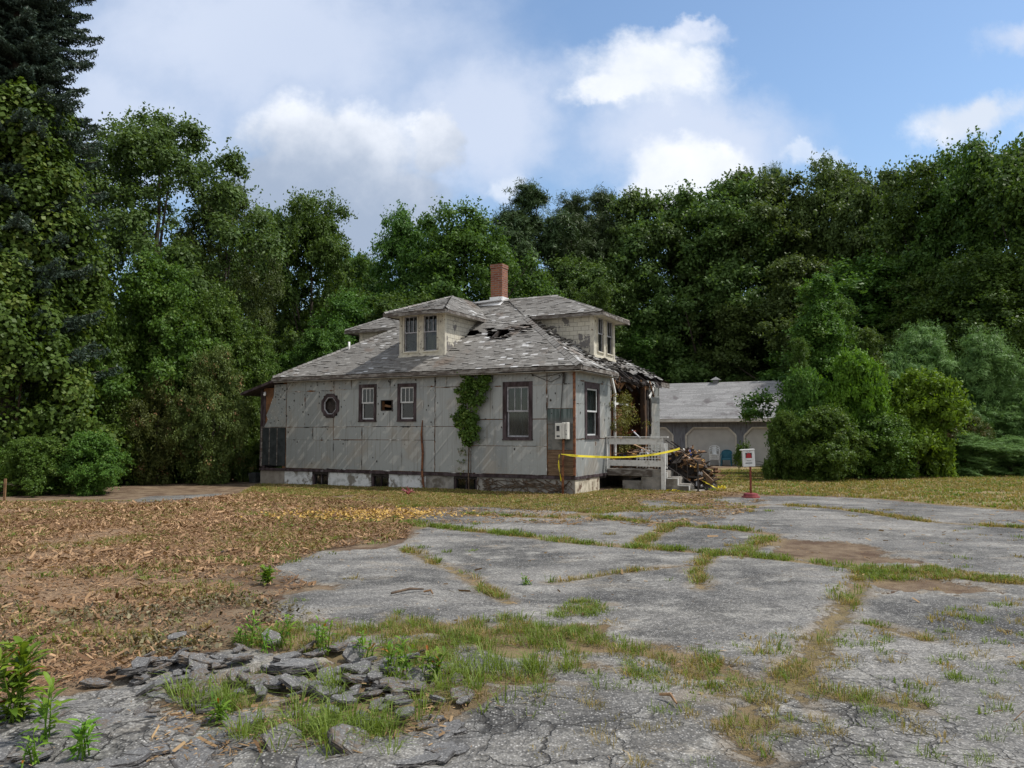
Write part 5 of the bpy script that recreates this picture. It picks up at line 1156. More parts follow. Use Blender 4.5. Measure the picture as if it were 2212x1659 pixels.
mb.build('wall', 'garage_siding', gar)
mb = MB(); mb.box(GR - .1, GR, .13, 7, -.2, 2.5); mb.poly([(GR, .12, 2.5), (GR, 7, 2.5), (GR, 3.5, 4.75), (GR - .1, .12, 2.5), (GR - .1, 7, 2.5), (GR - .1, 3.5, 4.75)], .5, [[0, 1, 2], [5, 4, 3]]); mb.box(GL, GR - .11, 6.9, 7, -.2, 2.5); mb.build('wall', 'garage_siding', gar)
for a, b in doors:
    d = MB(LONG)
    for k in range(4):
        z0 = -.15 + k * .565; d.box(a + .01, b - .01, -.10, -.06, z0, z0 + .56, rng.random())
        d.box(a + .01, b - .01, -.10, -.066, z0 + .56, z0 + .565)
    do = d.build('overhead_door', 'garage_door', gar)
    f = MB(LONG); c = .42; w_ = .09
    pts = [(a, -.2), (a, GT - c), (a + c, GT), (b - c, GT), (b, GT - c), (b, -.2)]
    for p_, q_ in zip(pts[:-1], pts[1:]): f.bar((p_[0], .02, p_[1]), (q_[0], .02, q_[1]), w_, .07, up=(0, 1, 0))
    f.build('door_frame', 'garage_trim', do)
    for s_, e_ in ((a, a + c), (b, b - c)):
        f = MB(LONG); f.poly([(s_, -.01, GT), (e_, -.01, GT), (s_, -.01, GT - c), (s_, -.05, GT), (e_, -.05, GT), (s_, -.05, GT - c)], .5, [[0, 1, 2], [5, 4, 3], [0, 3, 4, 1], [1, 4, 5, 2]])
        f.build('corner_panel', 'garage_siding', do)
sh3, rr = MB(), random.Random(4)
ye, yr, ze, zr_ = -.55, 3.5, 2.62, 4.88; n = 30
for i in range(n):
    t0, t1 = i / n, (i + 1) / n
    yA, yB = ye + (yr - ye) * t0, ye + (yr - ye) * t1; zA, zB = ze + (zr_ - ze) * t0, ze + (zr_ - ze) * t1
    x = GL - .3
    while x < GR + .4:
        w_ = rr.uniform(.5, 1.4); x1 = min(x + w_, GR + .4); sh3.poly([(x, yA - .01, zA + .012), (x1, yA - .01, zA + .012), (x1, yB, zB + .002), (x, yB, zB + .002), (x, yA - .01, zA), (x1, yA - .01, zA)], rr.random(), [[0, 1, 2, 3], [4, 5, 1, 0]]); x = x1
sh3.poly([(GL - .3, yr, zr_), (GR + .4, yr, zr_), (GR + .4, 7.55, ze), (GL - .3, 7.55, ze)], .5)
sh3.poly([(GL - .3, ye, ze - .03), (GR + .4, ye, ze - .03), (GR + .4, yr, zr_ - .03), (GL - .3, yr, zr_ - .03)], .5)
gr_ = sh3.build('roof', 'garage_shingle', gar)
mb = MB(); mb.box(GL - .3, GR + .4, ye - .03, ye + .0, ze - .17, ze - .01); mb.build('fascia', 'garage_trim', gr_)
mb = MB(); mb.box(GL - .3, GR + .4, ye + .001, -.02, ze - .19, ze - .17); mb.bar((GR + .4, ye, ze - .07), (GR + .4, yr, zr_ - .08), .03, .14); mb.build('soffit', 'garage_trim', gr_)
mb = MB(); mb.box(-.55, -.25, 3.35, 3.65, 4.7, 5.02); mb.poly([(-.68, 3.22, 5.02), (-.12, 3.22, 5.02), (-.12, 3.78, 5.02), (-.68, 3.78, 5.02), (-.4, 3.5, 5.22)], .5, [[0, 1, 4], [1, 2, 4], [2, 3, 4], [3, 0, 4], [3, 2, 1, 0]])
mb.build('roof_vent', 'grey_plastic', gr_)
def gloc(a, d_, z=0.):                       # garage-local to world
    return (gX + EX[0] * a - EY[0] * d_, gY + EX[1] * a - EY[1] * d_, GZ + z)
def chair(name, mat, loc, rz, label, group=None, solid=False):
    o = empty(name, loc, rz, label, 'chair', group)
    m_ = MB(); m_.box(-.24, .24, -.24, .22, .42, .45); m_.box(-.235, .235, -.245, -.22, .36, .42); m_.build('seat', mat, o, bevel=.01)
    b_ = MB(); pts = []
    n = 14
    for i in range(n + 1):
        t_ = math.pi * i / n; pts.append((-.27 * math.cos(t_), .24 + .06 * math.sin(t_), .66 + .24 * math.sin(t_) ** .6))
    b_.tube(pts, .028, 6)
    if solid:
        for i in range(n): p0, p1 = pts[i], pts[i + 1]; b_.poly([(p0[0], p0[1], .44), (p1[0], p1[1], .44), p1, p0, (p0[0], p0[1] + .01, .44), (p1[0], p1[1] + .01, .44), (p1[0], p1[1] + .01, p1[2]), (p0[0], p0[1] + .01, p0[2])], .5, [[0, 1, 2, 3], [7, 6, 5, 4]])
    else: b_.bar((0, .22, .44), (0, .3, .88), .22, .012, up=(0, 1, 0))
    b_.build('backrest', mat, o, smooth=False)
    for s_ in (-1, 1):
        a_ = MB(); a_.tube([(.27 * s_, .24, .66), (.28 * s_, 0, .68), (.275 * s_, -.22, .66)], .024, 6); a_.tube([(.275 * s_, -.22, .66), (.25 * s_, -.24, .44)], .024, 6); a_.build('armrest', mat, o)
        for yy__ in (-.24, .24): l_ = MB(); l_.tube([(.24 * s_, yy__ * .95, .44), (.27 * s_, yy__ * 1.15, 0)], [.03, .022], 6); l_.build('leg', mat, o)
    return o
for k in range(3): chair('plastic_chair', 'chair_white', gloc(.35, .75, .11 * k), HA + .2, ['lowest white plastic chair of the stack by the garage door', 'middle white plastic chair of the stack by the garage door', 'top white plastic chair of the stack by the garage door'][k], 'stacked white plastic chairs')
chair('plastic_chair', 'chair_teal', gloc(1.0, .75), HA + .1, 'teal blue plastic armchair beside the white stack at the garage', None, True)
mb = MB(); mb.tube([(0, 0, 0), (0, 0, .42)], [.13, .16], 12); b_ = mb.build('bucket', 'grey_plastic', smooth=False); b_.location = gloc(1.55, .7); tag(b_, 'pale grey bucket between the teal chair and the cart', 'bucket')
ct = empty('garden_cart', gloc(2.0, .7), HA, 'dark wheeled cart with a grey box on top beside the garage pillar', 'cart')
mb = MB(); mb.box(-.22, .22, -.2, .2, .05, .55); mb.box(-.26, .26, -.24, .24, .02, .05); mb.build('bin', 'black_plastic', ct)
mb = MB(); mb.box(-.2, .2, -.18, .18, .552, .82); mb.build('box', 'grey_plastic', ct)
mb = MB(); mb.tube([(-.35 + .24 * math.cos(i * .4488), -.1, .5 + .24 * math.sin(i * .4488)) for i in range(15)], .014, 5); mb.build('wheel', 'black_plastic', ct)
mb = MB(); mb.tube([(-.1, .05, .82), (-.18, .12, 1.2)], .018, 5); mb.tube([(.3, .1, .05), (.34, .14, .75)], .02, 5); mb.build('handle', 'dark_metal', ct)

# ================================================================== THINGS AROUND THE HOUSE
def hl(x, y, z): return (HO[0] + EX[0] * x + EY[0] * y, HO[1] + EX[1] * x + EY[1] * y, z)
# electric meter on a rusty pipe
me_ = empty('electric_meter', hl(-.26, -.14, 0), HA, 'cream electric meter cabinet on a rusty pipe at the house corner', 'meter')
mb = MB(); mb.tube([(.0, 0, -.3), (.0, 0, .6), (.015, 0, 1.2), (.01, .03, 1.45)], .032, 9); mb.build('pipe', 'rust', me_, smooth=True)
mb = MB(); mb.box(-.17, .02, -.10, .08, 1.395, 1.80); mb.build('cabinet', 'meter_paint', me_, bevel=.008)
mb = MB(); mb.box(.025, .095, -.11, .08, 1.40, 1.815); mb.box(.105, .17, -.09, .08, 1.39, 1.82); mb.build('cabinet', 'meter_paint', me_, bevel=.012)
mb = MB(); mb.box(-.125, -.045, -.112, -.101, 1.60, 1.73); mb.build('window', 'black_plastic', me_)
mb = MB(); mb.box(-.12, -.04, -.112, -.101, 1.45, 1.49); mb.box(.13, .145, -.1, -.091, 1.50, 1.53); mb.box(.13, .145, -.1, -.091, 1.60, 1.62); mb.build('label_plate', 'bin_grey', me_)
mb = MB(); mb.tube([(-.15, .03, 1.45), (-.22, .03, 1.5), (-.22, .04, 1.85)], .012, 5); mb.build('conduit', 'grey_plastic', me_)
# caution tape
nmat('tape_yellow', (.80, .66, .03), (.62, .52, .03), 5, rough=.45, bump=.05)
nmat('tape_ink', (.03, .025, .01), (.05, .04, .01), 5, bump=0)
tp = empty('caution_tape', hl(-.26, -.18, 0), HA, 'yellow caution tape strung from the meter pipe to the porch handrail', 'tape')
def tpt(t):
    p0, p1 = np.array([0, -.03, 1.02]), np.array([2.36, 2.46, 1.13]); q = p0 + (p1 - p0) * t; q[1] -= .28 * math.exp(-((t - .13) / .1) ** 2) * .6; q[2] -= .19 * 4 * t * (1 - t) * (.6 + .4 * t); return q
mb = MB(); n = 70; pts = []
for i in range(n + 1):
    t = i / n; q = tpt(t); h = .028 * (.35 + .65 * min(1, t * 9)) * (1 - .35 * math.exp(-((t - .55) / .12) ** 2)); tw = .25 * math.sin(t * 9) + .4 * math.exp(-((t - .55) / .1) ** 2)
    pts += [tuple(q + np.array([.3 * h * math.sin(tw), -.9 * h * math.sin(tw), -h * math.cos(tw)])), tuple(q + np.array([-.3 * h * math.sin(tw), .9 * h * math.sin(tw), h * math.cos(tw)]))]
mb.poly(pts, .5, [[2 * i, 2 * i + 2, 2 * i + 3, 2 * i + 1] for i in range(n)]); mb.build('strip', 'tape_yellow', tp)
mb = MB(); pts = []
for i in range(21): t = i / 20; pts += [(-.06 - .05 * math.sin(t * 5) * t - .022 * math.cos(t * 7), -.04, 1.0 - .66 * t), (-.06 - .05 * math.sin(t * 5) * t + .022 * math.cos(t * 7), -.05 - .02 * math.sin(t * 9), 1.0 - .66 * t + .01)]
mb.poly(pts, .5, [[2 * i, 2 * i + 2, 2 * i + 3, 2 * i + 1] for i in range(20)]); mb.build('loose_end', 'tape_yellow', tp)
mb = MB(); pts = []
for i in range(17): t = i / 16; pts += [(2.75 + .5 * t, 3.2 - .2 * t + .02 * math.sin(i), .25 - .22 * t), (2.75 + .5 * t, 3.22 - .2 * t, .275 - .22 * t + .01 * math.sin(i * 2))]
mb.poly(pts, .5, [[2 * i, 2 * i + 2, 2 * i + 3, 2 * i + 1] for i in range(16)])
for i in range(14): a = rr.random() * 6.28; c = Vector((3.32 + rr.uniform(-.1, .12), 3.0 + rr.uniform(-.1, .1), .04 + rr.uniform(0, .06))); mb.poly([c, c + Vector((.06 * math.cos(a), .05 * math.sin(a), .03)), c + Vector((.05 * math.cos(a + 1), .05 * math.sin(a + 1), .05)), c + Vector((.02, -.02, .05))], .5)
for i in range(10): a = rr.random() * 6.28; c = Vector((2.1 + rr.uniform(-.12, .3), 2.2 + rr.uniform(-.05, .05), .0 + rr.uniform(0, .03))); mb.poly([c, c + Vector((.09 * math.cos(a), .04 * math.sin(a), .01)), c + Vector((.08, .02, .04)), c + Vector((.02, -.01, .04))], .5)
mb.build('loose_end', 'tape_yellow', tp)
for (t0, sz, txt) in ((.085, .046, 'CAUTION'), (.27, .030, 'CAUTION'), (.72, .034, 'CAUTION')):
    fc = bpy.data.curves.new('lettering', 'FONT'); fc.body = txt; fc.size = sz; fc.align_x = 'LEFT'; fc.align_y = 'CENTER'; fc.extrude = .0008; fc.materials.append(MATS['tape_ink'])
    fo = bpy.data.objects.new('lettering', fc); COL.objects.link(fo); fo.parent = tp
    a, b = Vector(tpt(t0)), Vector(tpt(t0 + .07)); dx = (b - a).normalized(); nz_ = Vector((dx.y, -dx.x, 0)).normalized()
    upv = nz_.cross(dx).normalized(); M = Matrix((dx, upv, nz_)).transposed().to_4x4(); M.translation = a + nz_ * .02; bpy.context.view_layer.update(); me__ = bpy.data.meshes.new_from_object(fo); bpy.data.objects.remove(fo); fo = link('lettering', me__, tp); fo.matrix_local = M
# sign box on a post
nmat('sign_white', (.68, .68, .66), (.60, .60, .59), 6, rough=.5, bump=.05)
nmat('sign_red', (.30, .006, .012), (.38, .02, .025), 9, rough=.4, bump=0)
nmat('post_red', (.13, .028, .018), (.20, .05, .03), 8, bump=.2)
nmat('base_red', (.15, .022, .025), (.22, .04, .04), 6, rough=.5, bump=.1)
sx, sy = gp(1622, 1075); sg = empty('flyer_box', (sx, sy, float(gz(sx, sy))), -.12, 'white flyer box with a red panel on a brown red post', 'flyer box')
mb = MB(); mb.box(-.021, .021, -.021, .021, .05, .78); mb.build('post', 'post_red', sg)
mb = MB(); mb.tube([(0, 0, -.02), (0, 0, .035), (0, 0, .04), (0, 0, .10), (0, 0, .115)], [.225, .215, .18, .165, .12], 16); mb.build('base', 'base_red', sg)
bx = MB(); bx.box(-.14, .14, -.06, .07, .75, 1.14); bo = bx.build('box', 'sign_white', sg, bevel=.006); bo.rotation_euler = (0, R(-2.5), 0)
mb = MB(); mb.box(-.165, .165, -.09, .09, 1.141, 1.168); l_ = mb.build('lid', 'sign_white', sg, bevel=.006); l_.rotation_euler = (0, R(-3.5), 0)
mb = MB(); mb.box(-.075, .075, -.066, -.061, .955, 1.08); q_ = mb.build('window', 'black_plastic', bo)
mb = MB(); mb.poly([(-.065, -.069, .957), (.067, -.069, .957), (.06, -.069, 1.02), (.035, -.069, 1.072), (-.03, -.069, 1.075), (-.055, -.069, 1.03)], .5); mb.box(-.05, .05, -.0715, -.0692, .985, 1.0); mb.build('flyer', 'sign_red', bo)
mb = MB(); pts = [(.08 * math.cos(t_), -.066, .95 + .05 * math.sin(t_)) for t_ in np.linspace(math.pi, 2 * math.pi, 12)]
mb.poly(pts + [(p[0], -.095, p[2]) for p in pts], .5, [[12 + i for i in range(12)]] + [[i, i + 1, 13 + i, 12 + i] for i in range(11)]); mb.build('tray', 'sign_white', bo)
mb = MB(); mb.box(-.085, .075, -.064, -.0605, .825, .845); mb.box(-.006, .006, -.064, -.0605, .795, .805); mb.box(-.05, .05, -.0635, -.0605, .895, .902); mb.build('slot', 'bin_grey', bo)
mb = MB()
for i in range(9): t_ = math.pi * i / 8; mb.box(-.035 * math.cos(t_) - .006, -.035 * math.cos(t_) + .006, -.0635, -.0605, 1.107 - .014 * math.sin(t_), 1.118 - .014 * math.sin(t_))
mb.build('emblem', 'grey_plastic', bo)

# vine on the long wall, its stem and roots; shrub growing out of the burnt doorway
vi = empty('wall_vine', hl(-3.05, -.05, 0), HA, 'leafy green vine climbing the grey wall up to the eave', 'vine')
cl = []
for _ in range(90):
    z = rng.uniform(1.25, 3.15); wv = .16 + .22 * min(1, (z - 1.2) / .6); wv = wv if z < 2.95 else .36
    cl.append([rng.normal(-.0 + (.10 if z > 2.2 else .02), wv * .55), -.07 - .08 * rng.random(), z])
for _ in range(9): t = rng.random(); cl.append([.3 + .45 * t, -.06, 3.12 - .3 * t * t])
cl = np.array(cl); V, F, tn = clumps(cl, .07 + .08 * rng.random(len(cl)), 80, .062, .9, .25, .25, asp=.85)
V[:, 1] = np.minimum(V[:, 1], .028); link('foliage', np_mesh('foliage', V, F, 'vine_leaf', tn), vi)
cl = np.array([[-.3 + .25 * rng.random() , -.05, .45 + .8 * rng.random()] for _ in range(22)]); V, F, tn = clumps(cl, .03 + .03 * rng.random(22), 14, .035, .9, .2, .2)
V[:, 1] = np.minimum(V[:, 1], .028); link('dry_foliage', np_mesh('dry_foliage', V, F, 'brown_leaf', tn), vi)
mb = MB(); mb.tube([(.02, -.03, -.1), (.01, -.03, .5), (.03, -.04, 1.2), (.0, -.05, 2.0), (.05, -.05, 2.9)], [.022, .02, .018, .014, .008], 6)
for k in range(26):
    x = rng.uniform(.25, 2.95); z = .34; pth = [(x, .03, z)]
    for j in range(6): x += rng.normal(0, .13); z -= .075; pth.append((x, .018, z))
    mb.tube(pth, [.006 + .012 * rng.random()] * 7, 5)
for k in range(5):
    x = .2; z = .05 + .06 * k; pth = []
    for j in range(12): x += .22; z += rng.normal(0, .05); pth.append((x, .016, min(max(z, -.05), .33)))
    mb.tube(pth, .009, 5)
mb.build('stem', 'vine_stem', vi)
leafmat('scorched_leaf', (.06, .07, .018), (.22, .22, .06), trans=.3, vary=.05, odd=(.22, .12, .05))
dv_ = empty('doorway_shrub', hl(.15, 3.3, .55), HA, 'yellowing shrub growing in the burnt doorway behind the railing', 'shrub')
cl = np.array([[rng.normal(0, .12), rng.normal(.15, .38 if z > 1.1 else .2), z] for z in rng.uniform(.5, 2.1, 75)]); V, F, tn = clumps(cl, .10 + .1 * rng.random(75), 60, .055, .9, .3, .2, asp=.5)
link('foliage', np_mesh('foliage', V, F, 'scorched_leaf', tn), dv_)
mb = MB(); mb.tube([(0, 0, 0), (0, .1, .7), (.05, .2, 1.4), (0, .05, 2.15)], [.02, .016, .012, .005], 5); mb.tube([(0, .0, .3), (0, -.3, 1.0), (0, -.4, 1.6)], .01, 5); mb.build('stem', 'vine_stem', dv_)

# lattice, boards and the burnt debris
lt = MB(); P0 = .085
zt = lambda a: .96 + .0 * a if a < 1.0 else (1.06 if a < 1.14 else 1.22)
for k in range(10):
    a = .84 + k * P0; top = {0: .9, 1: .98, 2: 1.06, 3: 1.14}.get(k, 1.22); lt.box(a, a + .02, 2.475, 2.484, .58, top + .02)
for k in range(9): z = .62 + k * .075; st = .84 + P0 * max(0, k - 4) if k > 3 else .84; lt.box(st, 1.64, 2.485, 2.494, z, z + .019)
lt.box(1.645, 1.70, 2.46, 2.5, .58, 1.27)
lo_ = lt.build('lattice_panel', 'white_paint'); lo_.location = (HO[0], HO[1], 0); lo_.rotation_euler = (0, 0, HA); tag(lo_, 'broken white lattice panel standing behind the porch railing', 'lattice')
def pile(name, n, rows, label, mound=False):
    m_ = MB(); r = random.Random(31)
    for i in range(n):
        x, y, z, L, kind = rows(r); a = r.uniform(0, math.pi); t = r.gauss(-.1, .35); dv = Vector((math.cos(a) * math.cos(t), math.sin(a) * math.cos(t), math.sin(t)))
        m_.use(kind); c = Vector((x, y, z)); 
        if kind in ('torn_foil', 'cloth_blue', 'cloth_white', 'insulation'):
            pts = []
            for u_ in range(5):
                for v_ in range(4): pts.append(c + dv * (u_ - 2) * L * .09 + Vector((r.uniform(-.02, .02), (v_ - 1.5) * L * .10, .05 * math.sin(u_ * 1.7 + v_) + r.uniform(-.02, .03))))
            m_.poly([tuple(p) for p in pts], r.random(), [[u_ * 4 + v_, u_ * 4 + v_ + 1, u_ * 4 + v_ + 5, u_ * 4 + v_ + 4] for u_ in range(4) for v_ in range(3)])
        else: m_.bar(c - dv * L / 2, c + dv * L / 2, r.choice((.04, .08, .12, .20)), r.choice((.015, .02, .05)), r.random(), up=(r.uniform(-.4, .4), r.uniform(-.4, .4), 1))
    if mound:
        m_.use('char_and_shade'); nx_, ny_ = 14, 12; P_ = []
        for i in range(nx_ + 1):
            for j in range(ny_ + 1):
                t = i / nx_; u_ = j / ny_; P_.append((1.62 + 1.1 * t, 2.95 + 1.6 * u_, max(-.05, (.95 - 1.0 * max(0, t - .25) ** 1.05 * 1.25) * min(1, 5 * u_ + .12, 5 * (1 - u_)) + r.uniform(-.07, .07))))
        m_.poly(P_, .5, [[i * (ny_ + 1) + j, (i + 1) * (ny_ + 1) + j, (i + 1) * (ny_ + 1) + j + 1, i * (ny_ + 1) + j + 1] for i in range(nx_) for j in range(ny_)])
    o = m_.build(name); o.location = (HO[0], HO[1], 0); o.rotation_euler = (0, 0, HA); return tag(o, label, 'debris', kind='stuff')
nmat('cloth_blue', (.015, .035, .16), (.05, .09, .30), 5); nmat('cloth_white', (.55, .56, .60), (.38, .38, .40), 5); nmat('insulation', (.40, .22, .05), (.55, .36, .12), 9, bump=.8)
nmat('wet_wood', (.16, .085, .04), (.34, .21, .11), 4, c=(.03, .02, .015), cs=3, cl=.5, ch=.6, stretch=(1, 3, 1), bump=.4)
kinds = ['char_and_shade'] * 8 + ['scorched_wood'] * 5 + ['wet_wood'] * 7 + ['insulation'] * 2 + ['cloth_white'] * 3 + ['torn_foil'] * 2 + ['cloth_blue']
def r1(r):
    t = r.random(); x = 1.75 + .85 * t; top = 1.08 - 1.0 * max(0, t - .30) ** 1.1 * 1.25; return (x, r.uniform(2.95, 4.4), r.uniform(.05, top) if r.random() < .5 else top + r.uniform(-.12, .02), r.uniform(.15, .8), r.choice(kinds))
def r2(r):
    return (r.uniform(.1, 1.5), r.uniform(2.75, 4.6), .58 + r.random() ** 1.5 * .42, r.uniform(.25, 1.0), r.choice(kinds + ['cloth_blue'] * 3 + ['char_and_shade'] * 4))
pile('debris_pile', 190, r1, 'burnt boards, insulation and rubbish heaped over the porch steps', True)
pile('debris_pile', 120, r2, 'charred boards and blue cloth heaped on the porch deck')
def board(name, p, q, w_, h_, mat, label, cat='board', up=(0, 0, 1)):
    m_ = MB(); m_.bar(p, q, w_, h_, up=up); o = m_.build(name, mat); o.location = (HO[0], HO[1], 0); o.rotation_euler = (0, 0, HA); return tag(o, label, cat)
board('dark_plank', (1.75, 3.35, 1.08), (2.78, 3.0, .20), .16, .035, 'bare_wood', 'long dark plank sliding down over the debris to the lawn', up=(0, 1, .4))
board('brown_board', (.15, 3.0, 1.42), (1.15, 2.7, 1.02), .10, .02, 'wet_wood', 'brown board slanting across the porch behind the railing')
board('thin_board', (.05, 2.8, .98), (.95, 2.7, .88), .06, .02, 'wet_wood', 'thin pale board lying nearly level under the brown board')
board('blue_board', (.42, 3.4, 1.62), (.72, 3.2, 1.40), .03, .03, 'cloth_white', 'pale blue white strip poking up above the porch rail')
board('red_board', (.15, 3.5, 1.50), (.50, 3.4, 1.60), .12, .03, 'post_red', 'reddish board end poking up above the porch rail')
m_ = MB(); r_ = random.Random(3)
for i in range(60):
    a = r_.random() * 6.28; c = Vector((r_.uniform(.2, 1.5), 2.5 + r_.uniform(-.05, .2), .57 + r_.uniform(0, .04))); m_.bar(c, c + Vector((math.cos(a), math.sin(a) * .4, r_.uniform(-.1, .2))) * r_.uniform(.06, .25), .02, .012, r_.random())
o = m_.build('ember_litter', 'scorched_wood'); o.location = (HO[0], HO[1], 0); o.rotation_euler = (0, 0, HA); tag(o, 'burnt splinters along the edge of the porch deck', 'litter', kind='stuff')
# small bins behind the left corner, stake, sticks
for k, (x, y) in enumerate(((-11.42, .55), (-11.12, .75))):
    o = empty('utility_bin', hl(x, y, -.12), HA + .2 * k, ['small dark grey bin on legs left of the house, outer one', 'small dark grey bin on legs, nearer to the house corner'][k], 'bin', 'dark bins beside the left corner of the house')
    m_ = MB(); m_.poly([(-.13, -.1, .05), (.13, -.1, .05), (.13, .1, .05), (-.13, .1, .05), (-.16, -.13, .36), (.16, -.13, .36), (.16, .13, .36), (-.16, .13, .36)], .5, [[0, 3, 2, 1], [4, 5, 6, 7], [0, 1, 5, 4], [1, 2, 6, 5], [2, 3, 7, 6], [3, 0, 4, 7]]); m_.build('bin', 'bin_grey', o)
    m_ = MB(); m_.tube([(-.1, 0, .06), (-.08, 0, -.1)], .015, 5); m_.tube([(.1, 0, .06), (.12, 0, -.1)], .015, 5); m_.build('leg_frame', 'dark_metal', o)
m_ = MB(); m_.bar((0, 0, -.2), (.01, 0, .52), .05, .03); o = m_.build('wooden_stake', 'wet_wood'); o.location = (-11.75, 17.9, float(gz(-11.75, 17.9))); tag(o, 'weathered wooden stake in front of the hedge at the left edge', 'stake')
for (x0, y0, x1, y1, w_, mt, lab) in ((845, 1291, 915, 1280, .022, 'vine_stem', 'long dark stick on the asphalt left of the grassy crack'), (915, 1287, 935, 1290, .02, 'wet_wood', 'short pale stick beside the long dark one'), (465, 1203, 520, 1190, .03, 'wet_wood', 'pale split stick lying in the wood chips'), (440, 1226, 515, 1221, .018, 'wet_wood', 'thin pale twig below the split stick'),
                       (1425, 1512, 1462, 1530, .018, 'wet_wood', 'straw coloured stick in the grass at lower right'), (200, 1200, 262, 1193, .03, 'wet_wood', 'pale piece of bark among the chips at left'), (295, 1215, 330, 1205, .03, 'wet_wood', 'pale chunk of wood in the chips left of the paving')):
    a, b = gp(x0, y0), gp(x1, y1); m_ = MB(); md = ((a[0] + b[0]) / 2 + .02, (a[1] + b[1]) / 2 + .03)
    m_.tube([(a[0], a[1], float(gz(*a)) + .035), (md[0], md[1], float(gz(*md)) + .05), (b[0], b[1], float(gz(*b)) + .03)], [w_ * .5, w_ * .6, w_ * .35], 6); tag(m_.build('stick', mt), lab, 'stick')
rx, ry = gp(882, 1070); m_ = MB(); r_ = random.Random(8)
for _ in range(16): a = r_.random() * 6.28; m_.tube([(0, 0, .02), (.08 * math.cos(a), .06 * math.sin(a), .10), (.18 * math.cos(a + .4), .12 * math.sin(a + .4), .02 + .2 * r_.random())], [.02, .012, .004], 4)
o = m_.build('dead_root', 'base_red'); o.location = (rx, ry, float(gz(rx, ry))); tag(o, 'dark reddish dead root clump on the grass before the house', 'root')

# ================================================================== FOREGROUND: broken paving and weeds
def chunk_mat():
    m, t, p, o = new_mat('asphalt_chunk'); v = obj_co(t); oi = t.node('ShaderNodeObjectInfo').outputs['Random']
    g = t.sep(t.node('ShaderNodeNewGeometry').outputs['Position'])
    n = t.noise(v, 9, 6, .7); c = t.mix(t.step(n, .35, .65), (.13, .128, .128), (.22, .215, .21))
    st = t.voro(t.node('ShaderNodeNewGeometry').outputs['Position'], 62); spk = t.math('MULTIPLY', t.step(st.outputs['Distance'], .5, .2), t.step(t.sep(st.outputs['Color'])[0], .35, .7))
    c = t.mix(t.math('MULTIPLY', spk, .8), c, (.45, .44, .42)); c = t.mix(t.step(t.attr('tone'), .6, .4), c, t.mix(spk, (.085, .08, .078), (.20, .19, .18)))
    c = t.mix(t.math('MULTIPLY', t.step(oi, .55, .8), t.step(t.noise(v, 5, 4), .42, .6)), c, (.16, .12, .085))
    t.inp(p.inputs['Base Color'], c); p.inputs['Roughness'].default_value = .88; set_bump(t, p, t.math('ADD', t.noise(v, 45, 4, .7), t.math('MULTIPLY', st.outputs['Distance'], -.5)), .9, .01)
chunk_mat()
def chunk_mesh(r, th):
    n = r.randint(5, 8); m_ = MB(); top, bot = [], []
    for i in range(n):
        a = 6.283 * (i + r.uniform(-.3, .3)) / n; k = r.uniform(.7, 1.15); top.append((math.cos(a) * k, math.sin(a) * k * .75, th + r.uniform(-.12, .12) * th)); bot.append((math.cos(a) * k * 1.05, math.sin(a) * k * .79, -.3 * th))
    mid = [(p[0] * 1.06 + r.uniform(-.03, .03), p[1] * 1.06, th * .4) for p in top]; inn = [(p[0] * .55, p[1] * .55, th + r.uniform(-.05, .12) * th) for p in top]
    pts = bot + mid + top + inn; f = [[i, (i + 1) % n, n + (i + 1) % n, n + i] for i in range(n)] + [[n + i, n + (i + 1) % n, 2 * n + (i + 1) % n, 2 * n + i] for i in range(n)]
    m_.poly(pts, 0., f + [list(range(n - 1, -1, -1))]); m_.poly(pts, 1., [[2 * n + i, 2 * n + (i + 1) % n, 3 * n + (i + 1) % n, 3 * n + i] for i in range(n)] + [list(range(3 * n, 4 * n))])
    o = m_.build('asphalt_chunk', 'asphalt_chunk'); me = o.data; bpy.data.objects.remove(o)
    bm = bmesh.new(); bm.from_mesh(me); bmesh.ops.remove_doubles(bm, verts=bm.verts, dist=1e-5); bmesh.ops.triangulate(bm, faces=[f_ for f_ in bm.faces if len(f_.verts) > 4]); bmesh.ops.subdivide_edges(bm, edges=bm.edges[:], cuts=2, use_grid_fill=True)
    for v_ in bm.verts: v_.co += Vector((r.gauss(0, .028), r.gauss(0, .028), r.gauss(0, .016)))
    bm.to_mesh(me); bm.free(); return me
rc = random.Random(21); CM = [chunk_mesh(rc, rc.uniform(.14, .28)) for _ in range(14)]; SM = [chunk_mesh(rc, rc.uniform(.10, .16)) for _ in range(8)]
def put_chunk(x, y, s_, tilt, label, group, meshes, dz=0., n=[0]):
    gx, gy = gp(x, y); o = link('asphalt_chunk', rc.choice(meshes), loc=(gx, gy, float(gz(gx, gy)) + dz), rot=(rc.gauss(0, tilt), rc.gauss(0, tilt), rc.random() * 6.28), scale=(s_, s_ * rc.uniform(.75, 1.1), s_ * .8)); tag(o, label, 'chunk', group)
for (x, y, s_, tl, lab) in ((640, 1455, .21, .18, 'largest pale grey asphalt chunk with a brown face in the heap'), (430, 1440, .16, .2, 'dark tilted asphalt slab at the left top of the heap'), (690, 1500, .14, .35, 'grey asphalt chunk right under the brown faced one'), (880, 1500, .15, .2, 'long grey asphalt slab at the right end of the heap'), (610, 1612, .13, .7, 'dark asphalt shard standing on edge at the bottom'), (760, 1620, .14, .5, 'dark asphalt shard leaning right of the upright one'), (290, 1462, .13, .25, 'pale flat asphalt chip left of the heap')):
    put_chunk(x, y, s_, tl, lab, 'broken asphalt chunks in the heap', CM, .03)
